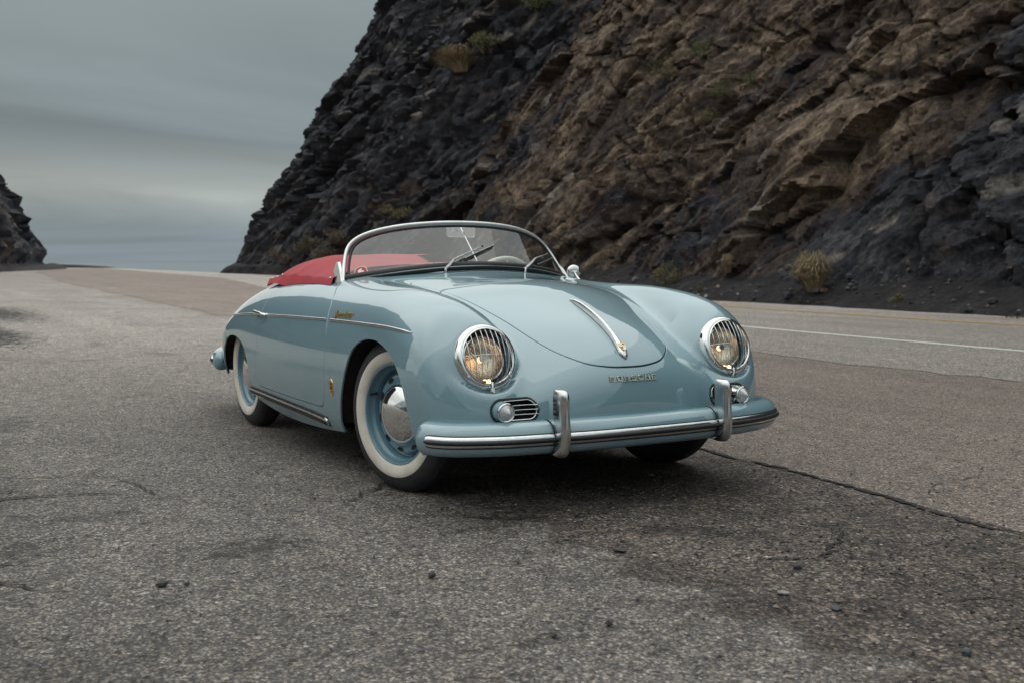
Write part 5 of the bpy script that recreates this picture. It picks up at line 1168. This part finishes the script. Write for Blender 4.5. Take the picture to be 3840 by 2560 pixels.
def cliff(name, path, H, ds, dh, lean, talus, brown_fn, seed, amp=1.0, dip=.52, bulge=None, ldir=(0, 1)):
    """path: plan polyline of the rock foot (travelled so the rock face is on the left); the face is displaced as facets, ledges and gullies"""
    P = smooth_path(path, 600); L_ = np.r_[0, np.cumsum(np.linalg.norm(np.diff(P, axis=0), axis=1))]; n = int(L_[-1] / ds); s = np.linspace(0, L_[-1], n); px = np.interp(s, L_, P[:, 0]); py = np.interp(s, L_, P[:, 1])
    T = np.stack([np.gradient(px), np.gradient(py)], 1); k = max(3, int(2.5 / ds)); ker = np.ones(k) / k
    T = np.stack([np.convolve(np.pad(T[:, i], (k, k), 'edge'), ker, 'same')[k:-k] for i in (0, 1)], 1); T /= np.linalg.norm(T, axis=1, keepdims=True); Nr_ = np.stack([T[:, 1], -T[:, 0]], 1)      # outward (towards the road)
    m_ = int(H / dh); h = np.linspace(-.3, H, m_); S, Hh = np.meshgrid(s, h, indexing='ij')
    U = np.stack([S, Hh], -1)
    ca, sa = math.cos(dip), math.sin(dip); wq = 1.3 * fbm(U * .11, 4, seed + 49)
    q1 = S * ca + Hh * sa; q2 = Hh * ca - S * sa + wq              # beds rise to the right
    warp = .8 * fbm(U * .33, 4, seed + 50)
    W1 = np.stack([q1 * .10 + warp, q2 * .30 + warp], -1); c1_, id1, e1 = cells(W1, seed, 1.5)
    W2 = np.stack([q1 * .40 + warp * 2, q2 * .95 - warp], -1); c2_, id2, e2 = cells(W2, seed + 1, 1.8)
    W3 = np.stack([q1 * 1.5 + .8 * c2_, q2 * 3.0 + warp * 3], -1); c3_, id3, e3 = cells(W3, seed + 2, 1.7)
    W4 = np.stack([q1 * 4.5, q2 * 8.0 + warp * 9], -1); c4_, id4, e4 = cells(W4, seed + 3, 1.6)
    W5 = np.stack([S * 1.15 + warp * 1.5 - Hh * .25, Hh * .42 + warp], -1); c5_, id5, e5 = cells(W5, seed + 5, 1.8)
    blocky = sst(-.25, .35, fbm(U * .16 + 40, 4, seed + 11))        # blocky rock in places, smoother sheared faces elsewhere
    bed = q2 * 1.05 + .25 * fbm(U * .9, 3, seed + 12); fr_ = bed - np.floor(bed); bid = np.sin(np.floor(bed) * 12.9898 + seed) * 43758.5453; bid = bid - np.floor(bid); saw = (1 - fr_) * (.35 + .65 * bid)
    bed2 = q2 * 3.7 + .5 * fbm(U * 1.4, 3, seed + 13); f2 = bed2 - np.floor(bed2)
    fr1 = fbm(np.stack([S * .16 + Hh * .22, Hh * .10 - S * .05], -1), 4, seed + 14, .5); fr2 = fbm(np.stack([q1 * .28, q2 * .22], -1) + 31, 4, seed + 15, .5)
    crk = np.exp(-(fr1 / .018) ** 2) + .8 * np.exp(-(fr2 / .02) ** 2)
    d = amp * (1.1 * c1_ + (.28 + .38 * blocky) * c2_ + (.06 + .17 * blocky) * c3_ + (.025 + .06 * blocky) * c4_ + .30 * c5_ + .20 * saw * (1 - .3 * blocky) + .07 * (1 - f2)) + amp * (1.3 * fbm(U * [.09, .06] + 9, 4, seed + 7) + .40 * fbm(np.stack([q1 * .25, q2 * .5], -1), 5, seed + 8, .55, True) + .12 * fbm(np.stack([q1 * 1.4, q2 * 4], -1), 4, seed + 16, .6))
    d -= amp * (.20 * blocky * np.exp(-(e2 / .04) ** 2) + .16 * np.exp(-(e5 / .05) ** 2) + .42 * crk)
    if bulge is not None: d = d + bulge(px[:, None] + 0 * Hh, Hh)
    d *= sst(-.2, 1.6, Hh) * .85 + .15
    # talus apron at the foot
    tw, th = talus
    base_back = 0 * Hh; ldx, ldy = nrm(np.array(ldir, float)) * lean
    rockpos = base_back - d                         # distance into the hill
    tal = -tw + (Hh + .3) / (th + .3) * tw * 1.15 - lean * Hh + .30 * fbm(U * [.8, 1.5], 5, seed + 20, .6) - .10 * c3_ * .5
    into = np.minimum(np.where(Hh < th * 1.3, np.maximum(rockpos, -1e9), rockpos), 1e9)
    istal = tal < rockpos; istal &= Hh < th * 1.5
    into = np.where(istal, tal, rockpos)
    X = px[:, None] - Nr_[:, 0:1] * into + ldx * Hh; Y = py[:, None] - Nr_[:, 1:2] * into + ldy * Hh; Z = Hh + .05 * c4_ * 0 + amp * .12 * c3_ * (~istal)
    # colour of the stone, plus crack shade painted in
    br = brown_fn(X, Z) - .04 + .75 * fbm(np.stack([q1 * .16, q2 * .55], -1), 6, seed + 30, .62) + .22 * (id2 - .5) + .40 * blocky * (id3 - .5) + .25 * (bid - .5) + .50 * fbm(np.stack([q1 * .9, q2 * 1.6], -1), 5, seed + 33, .68) + .30 * fbm(np.stack([S * 3.0, Hh * .7], -1), 4, seed + 34, .6) - .12
    col = lerp(np.broadcast_to(C_DARK, X.shape + (3,)), np.broadcast_to(C_GREY, X.shape + (3,)), sst(.45, .95, id3 * .6 + id4 * .5)); col = lerp(col, C_RUST * .8 + 0 * col, sst(.15, .38, br) * .7); col = lerp(col, C_BROWN * (.75 + .5 * id3[..., None]), sst(.30, .62, br)); col = lerp(col, C_OCHRE + 0 * col, sst(.62, 1.05, br + .35 * (id4 - .5)))
    col = lerp(col, C_PALE + 0 * col, ((id3 > .955) & (id2 > .35)).astype(float) * .75)
    veins = np.exp(-((fbm(np.stack([q1 * .12, q2 * .9], -1), 4, seed + 60)) / .022) ** 2) * sst(.0, .4, fbm(U * .25, 3, seed + 61)); col = lerp(col, C_BROWN * 1.15 + 0 * col, veins * .7)
    col = lerp(col, C_DARK * .5 + 0 * col, np.clip(crk, 0, 1) * .6); col = lerp(col, C_SOIL * (.8 + .5 * id4[..., None]), istal.astype(float))
    co = np.stack([X, Y, Z], -1).reshape(-1, 3); I = np.arange(n * m_).reshape(n, m_); Q = np.stack([I[:-1, :-1], I[1:, :-1], I[1:, 1:], I[:-1, 1:]], -1).reshape(-1, 4)
    o = fastmesh(name, co, Q, ROCK, None, True); at = o.data.color_attributes.new('rock', 'FLOAT_COLOR', 'POINT'); at.data.foreach_set('color', np.concatenate([col.reshape(-1, 3), np.ones((n * m_, 1))], 1).astype(np.float32).ravel())
    o.data.set_sharp_from_angle(angle=math.radians(38)); o['kind'] = 'structure'; o['label'] = name.replace('_', ' '); del o['label']
    return o, dict(X=X, Y=Y, Z=Z)
# near rock face above the road (runs from beyond the ravine to behind the camera's right shoulder)
def brown_near(X, Z):
    v = .46 * sst(-8, -17, X) + .10; v = v - .75 * sst(-20, -8, X) * sst(3.4, 1.2, Z) - .35 * sst(-14, -4, X); v = v + .30 * sst(1.5, 4, Z) * sst(-2, -10, X); v -= .25 * sst(-32, -36, X); return v
near_c, nd = cliff('near_cliff', [(-47, 30), (-45.5, 25.0), (-43, 20.8), (-36, 18.0), (-25, 16.5), (-16, 15.5), (-8, 15.2), (0, 15.0), (12, 14.8), (26, 14.0), (34, 15.5), (40, 22)][::1], 19, .075, .070, .50, (1.5, .55), brown_near, 100, .54, ldir=(.12, 1))
# far dark buttress behind the ravine
def brown_far(X, Z): return -.16 + .48 * sst(-58, -40, X) * sst(9, 1, Z) + .30 * sst(8, 13, Z) * sst(-56, -46, X)
far_c, fd = cliff('far_cliff', [(-60, 60), (-67.5, 34), (-70.2, 22), (-69.2, 18.2), (-62, 17.7), (-54, 17.9), (-46, 18.4), (-40, 20.5), (-34, 27)], 27, .16, .15, .67, (.5, .35), brown_far, 300, .80, ldir=(.72, .70))
# hill on the left of the road and on past the frame; it is what the door mirrors
def brown_left(X, Z): return .05 + .45 * sst(9, 2, Z) * sst(-112, -80, X) + .30 * sst(-70, -30, X)
left_c, ld = cliff('left_hill', [(-88, -70), (-60, -44), (-47, -27), (-48, -17), (-60, -6.5), (-74, 1.8), (-90, 6.8), (-106, 10.0), (-117, 12.0), (-121.5, 12.2), (-125, 9), (-129, -6), (-131, -30)], 36, .42, .40, .48, (2.0, .7), brown_left, 500, .95, ldir=(-.10, -1))

# rubble fallen along the foot of the near face
RUB = rock_material('rubble_rock', .03)
def rubble():
    rg = np.random.default_rng(77); protos = [np.array([v.co[:] for v in rock_mesh(1, 90 + k, 1, .75).vertices]) for k in range(6)]; me0 = rock_mesh(1, 90, 1, .75); fc = np.array([list(p.vertices) for p in me0.polygons]); Vs = []; Fs = []; Cs = []; off = 0
    G = nd; flat = np.stack([G['X'], G['Y'], G['Z']], -1); hmax = int(2.0 / .07)
    for k in range(1500):
        i = int(rg.uniform(.05, .80) * flat.shape[0]); j = int(5 + (rg.beta(1.2, 2.4)) * hmax * .62); p = flat[i, j]; r = min(.30, .022 + rg.gamma(1.1, .022)); A = protos[k % 6]; a = rg.uniform(0, 6.28); c, s_ = math.cos(a), math.sin(a); Vs.append(A @ np.array([[c, s_, 0], [-s_, c, 0], [0, 0, 1]]) * r * rg.uniform(.7, 1.2, 3) + p + [0, 0, r * .3]); Fs.append(fc + off); off += len(A)
        cc = [C_DARK * 1.3, C_BROWN, C_GREY, C_SOIL * 1.6, C_PALE * .8][rg.choice(5, p=[.35, .2, .25, .16, .04])]; Cs.append(np.tile(np.r_[cc, 1], (len(A), 1)))
    o = fastmesh('fallen_rubble', np.vstack(Vs), np.vstack(Fs), RUB, None, False); at = o.data.color_attributes.new('rock', 'FLOAT_COLOR', 'POINT'); at.data.foreach_set('color', np.vstack(Cs).astype(np.float32).ravel()); tag(o, 'broken rock rubble strewn along the foot of the cliff beside the road', 'rubble', kind='stuff')
rubble()
# hills on the seaward side behind the camera; they only show mirrored in the paint and chrome
def hill(name, cx, cy, rx, ry, h, seed, n=110, ang=0, p=1.3):
    u = np.linspace(-1, 1, n); A, B = np.meshgrid(u, u, indexing='ij'); c, s_ = math.cos(ang), math.sin(ang)
    X = cx + A * rx * c - B * ry * s_; Y = cy + A * rx * s_ + B * ry * c; r = np.hypot(A, B); P = np.stack([X, Y], -1)
    Z = h * np.clip(1 - r, 0, 1) ** p * (1 + .45 * fbm(P * .07, 5, seed)) + h * .16 * fbm(P * .22, 5, seed + 3, .55, True) * np.clip(1.2 - r, 0, 1) * 1.0 - .6 * np.clip(r - .9, 0, 1) * h
    br = .45 + .8 * fbm(P * .15, 5, seed + 5); col = lerp(np.broadcast_to(C_DARK * 1.3, X.shape + (3,)), C_BROWN * 1.2 + 0 * X[..., None], sst(.2, .7, br)); I = np.arange(n * n).reshape(n, n); Q = np.stack([I[:-1, :-1], I[1:, :-1], I[1:, 1:], I[:-1, 1:]], -1).reshape(-1, 4)
    o = fastmesh(name, np.stack([X, Y, Z - .05], -1).reshape(-1, 3), Q, ROCK, None, True); at = o.data.color_attributes.new('rock', 'FLOAT_COLOR', 'POINT'); at.data.foreach_set('color', np.concatenate([col.reshape(-1, 3), np.ones((n * n, 1))], 1).astype(np.float32).ravel()); o['kind'] = 'structure'
hill('distant_hill', 34, -52, 20, 26, 22, 700, ang=.4); hill('distant_hill', 75, -95, 60, 40, 24, 720, ang=.2); hill('distant_hill', -6, -84, 34, 22, 11, 740)

# ------------------------------------------------------------------ plants on the rock foot
def blade_mat(name, c1, c2, c3):
    M = mat(name, c1, .7); t = M.node_tree; g_ = nn(t, 'ShaderNodeNewGeometry'); r1 = nn(t, 'ShaderNodeValToRGB'); t.links.new(g_.outputs['Random Per Island'], r1.inputs[0]); el = r1.color_ramp.elements; el[0].color = (*c1, 1); el[1].color = (*c3, 1); q = el.new(.5); q.color = (*c2, 1); t.links.new(r1.outputs[0], bsdf(M).inputs['Base Color']); bsdf(M).inputs['Subsurface Weight'].default_value = 0.0; return M
STRAW = blade_mat('dry_grass', (.16, .115, .062), (.28, .215, .125), (.38, .315, .20)); OLIVE = blade_mat('olive_scrub', (.055, .055, .022), (.12, .11, .045), (.20, .17, .08)); GREEN = blade_mat('green_scrub', (.03, .045, .014), (.07, .085, .025), (.14, .14, .05)); TWIG = blade_mat('dry_twigs', (.05, .038, .028), (.11, .085, .06), (.17, .13, .09))
def tuft(x, y, z, r, h, n, M, label, cat='grass', name='grass_tuft', seed=0, droop=.6, wdt=.012, lean=(0, -.25)):
    rg = np.random.default_rng(seed); V = []; F = []
    for k in range(n):
        a = rg.uniform(0, 6.283); rr = r * .35 * math.sqrt(rg.uniform()); b = np.array([x + rr * math.cos(a), y + rr * math.sin(a) * .6, z]); a2 = a + rg.normal(0, .5); sp = r * rg.uniform(.25, 1.0); hh = h * rg.uniform(.45, 1.0) * (1 - .35 * (sp / r) ** 2)
        d = np.array([math.cos(a2) * sp + lean[0] * r, math.sin(a2) * sp * .8 + lean[1] * r, 0]); p1 = b + d * .35 + np.array([0, 0, hh * .62]); p2 = b + d * .8 + np.array([0, 0, hh]); p3 = b + d * 1.15 + np.array([0, 0, hh * (1 - droop * .35 * rg.uniform())])
        t_ = np.array([-math.sin(a2), math.cos(a2), 0]) * wdt * rg.uniform(.6, 1.3); i = len(V); V += [b - t_, b + t_, p1 + t_ * .8, p1 - t_ * .8, p2 + t_ * .5, p2 - t_ * .5, p3]; F += [(i, i + 1, i + 2, i + 3), (i + 3, i + 2, i + 4, i + 5), (i + 5, i + 4, i + 6)]
    o = mesh(name, V, F, M, None, False); tag(o, label, cat, 'plants growing on the rock'); return o
def bush(x, y, z, r, h, n, M, label, seed=0, leaf=.03):
    rg = np.random.default_rng(seed); cl_ = [(rg.normal(0, .42) * r, rg.normal(0, .25) * r, rg.uniform(.05, .75) * h, rg.uniform(.25, .5)) for _ in range(9)]; V = []; F = []
    for k in range(n):
        cx, cy, cz, cr = cl_[rg.integers(9)]; v = nrm(rg.normal(size=3)) * rg.uniform(.3, 1.05) ** .6 * cr; p = np.array([x + cx + v[0] * r, y + cy + v[1] * r, z + cz + v[2] * h * .7]); a = nrm(rg.normal(size=3)); b = nrm(np.cross(a, rg.normal(size=3))); L1 = leaf * rg.uniform(.6, 1.8); w1 = leaf * rg.uniform(.25, .5); i = len(V)
        V += [p - b * w1, p + a * L1 * .5 - b * w1 * .2 + np.array([0, 0, .2 * leaf]), p + a * L1, p + b * w1]; F.append((i, i + 1, i + 2, i + 3))
    for k in range(14):
        cx, cy, cz, cr = cl_[k % 9]; i = len(V); q = np.array([x, y, z - .05]); e_ = np.array([x + cx + rg.normal(0, .1) * r, y + cy, z + cz]); w1 = np.array([leaf * .25, 0, 0]); V += [q - w1, q + w1, e_ + w1 * .4, e_ - w1 * .4]; F.append((i, i + 1, i + 2, i + 3))
    o = mesh('scrub_bush', V, F, M, None, False); tag(o, label, 'bush', 'plants growing on the rock'); return o
def foot_z(dat, x, y):
    d = (dat['X'] - x) ** 2 + (dat['Y'] - y) ** 2; i = int(np.argmin(d)); return float(dat['Z'].ravel()[i])
def on_face(dat, px, py, pz):
    """the point of the rock face nearest to the sight line towards (px,py,pz)"""
    o_ = np.array(CAM); d = nrm(np.array([px, py, pz]) - o_); P = np.stack([dat['X'], dat['Y'], dat['Z']], -1).reshape(-1, 3) - o_; t_ = P @ d; q = np.linalg.norm(P - t_[:, None] * d, axis=1); k = q < .22; t2 = np.where(k, t_, 1e9) if k.any() else t_ + q * 50; i = int(np.argmin(t2)); return P[i] + o_
plants = [
 (nd, (-13.13, 14.8, .55), .50, .95, 1200, STRAW, 'large dry straw coloured grass tuft at the foot of the dark rock face', 1),
 (nd, (-11.09, 15., .35), .14, .24, 160, OLIVE, 'small dry tuft on the black talus just right of the large straw tuft', 2),
 (nd, (-9.81, 13.9, .05), .45, .22, 420, STRAW, 'low flattened straw mat at the road edge on the right', 3),
 (nd, (-7.5, 13.7, .03), .26, .32, 260, GREEN, 'green weed clump at the road edge near the right border', 4),
 (nd, (-19.24, 15.5, .50), .55, .75, 700, OLIVE, 'olive and tan scrub on the rock foot above the far front wing', 5),
 (nd, (-17.6, 15.5, .40), .16, .22, 160, GREEN, 'tiny green sprig on the talus edge above the far wing', 6),
 (nd, (-16.82, 15.5, .85), .22, .50, 300, STRAW, 'upright tan grass tuft on a low rock ledge left of the large straw tuft', 7),
 (nd, (-23.69, 19, 6.6), .85, 1.5, 800, OLIVE, 'tall olive scrub high on the brown rock face at the top centre', 8),
 (nd, (-22.23, 19, 7.2), .6, .6, 420, GREEN, 'flat green scrub beside the tall olive scrub near the top centre', 9),
 (nd, (-19.85, 18, 5.55), .50, .60, 420, GREEN, 'green bush on the rock face, upper one of two right of centre', 10),
 (nd, (-20.58, 18, 5.1), .42, .45, 320, OLIVE, 'olive bush on the rock face, lower one of two right of centre', 11),
 (nd, (-18.9, 18, 5.9), .30, .35, 220, GREEN, 'small green bush above the pair on the rock face', 12),
 (fd, (-49.06, 25, 11.1), 1.3, 1.3, 700, STRAW, 'dry grass patch on the ledge high on the dark buttress', 13),
 (fd, (-46.63, 25, 11.5), 1.2, 1.0, 600, OLIVE, 'olive scrub right of the dry grass on the dark buttress ledge', 14),
 (fd, (-45.9, 20, 3.2), 1.0, .9, 600, OLIVE, 'olive bush low on the dark buttress behind the windscreen frame', 15),
 (fd, (-39.81, 24, 12.3), 1.6, 1.0, 700, GREEN, 'dark green scrub at the top of the ravine', 16),
 (fd, (-58.5, 18.2, .7), 1.0, .9, 700, TWIG, 'leftmost brown brushwood at the foot of the buttress behind the red cover', 17),
 (fd, (-55.5, 18.6, 1.5), 1.3, 1.2, 900, TWIG, 'second brown brushwood from the left behind the red cover, tallest of the row', 18),
 (fd, (-53.0, 18.6, .8), 1.1, 1.0, 800, TWIG, 'third brown brushwood behind the red cover, low against the road', 19),
 (fd, (-51.0, 18.8, 1.9), 1.1, 1.0, 800, TWIG, 'brown brushwood nearest the windscreen frame on the buttress foot', 20)]
for dat, p, r, h, n, M, lab, sd_ in plants:
    q = on_face(dat, *p)
    if M is not STRAW: bush(q[0], q[1] - .05, q[2] - .08, r, h * .9, int(n * 2.2), M, lab, sd_, .035 if dat is nd else .085); continue
    tuft(q[0], q[1] - .05, q[2] - .08, r, h, n, M, lab, 'grass' if M is STRAW else 'bush', 'grass_tuft' if M is STRAW else 'scrub_bush', sd_, wdt=.010 if dat is nd else .028)
# pale stones lying on the talus
for k, (x, y, z, r, lab) in enumerate([(-16.4, 14.4, .28, .07, 'white stone on the black talus, left one of a close pair'), (-16.15, 14.4, .28, .065, 'white stone on the black talus, right one of a close pair'), (-17.9, 14.2, .2, .045, 'small pale stone on the talus left of the white pair'), (-15.2, 14.6, .35, .045, 'small pale stone on the talus right of the white pair'), (-9.0, 14.9, 1.1, .05, 'tan pebble on the dark slope near the right border')]):
    q = on_face(nd, x, y, z); me = rock_mesh(r, 60 + k, 2, .8); o = link('talus_stone', me, None, STONE_L if k < 4 else STONE_B); o.location = tuple(q + np.array([0, -.02, .03])); tag(o, lab, 'stone', 'pale stones on the talus')
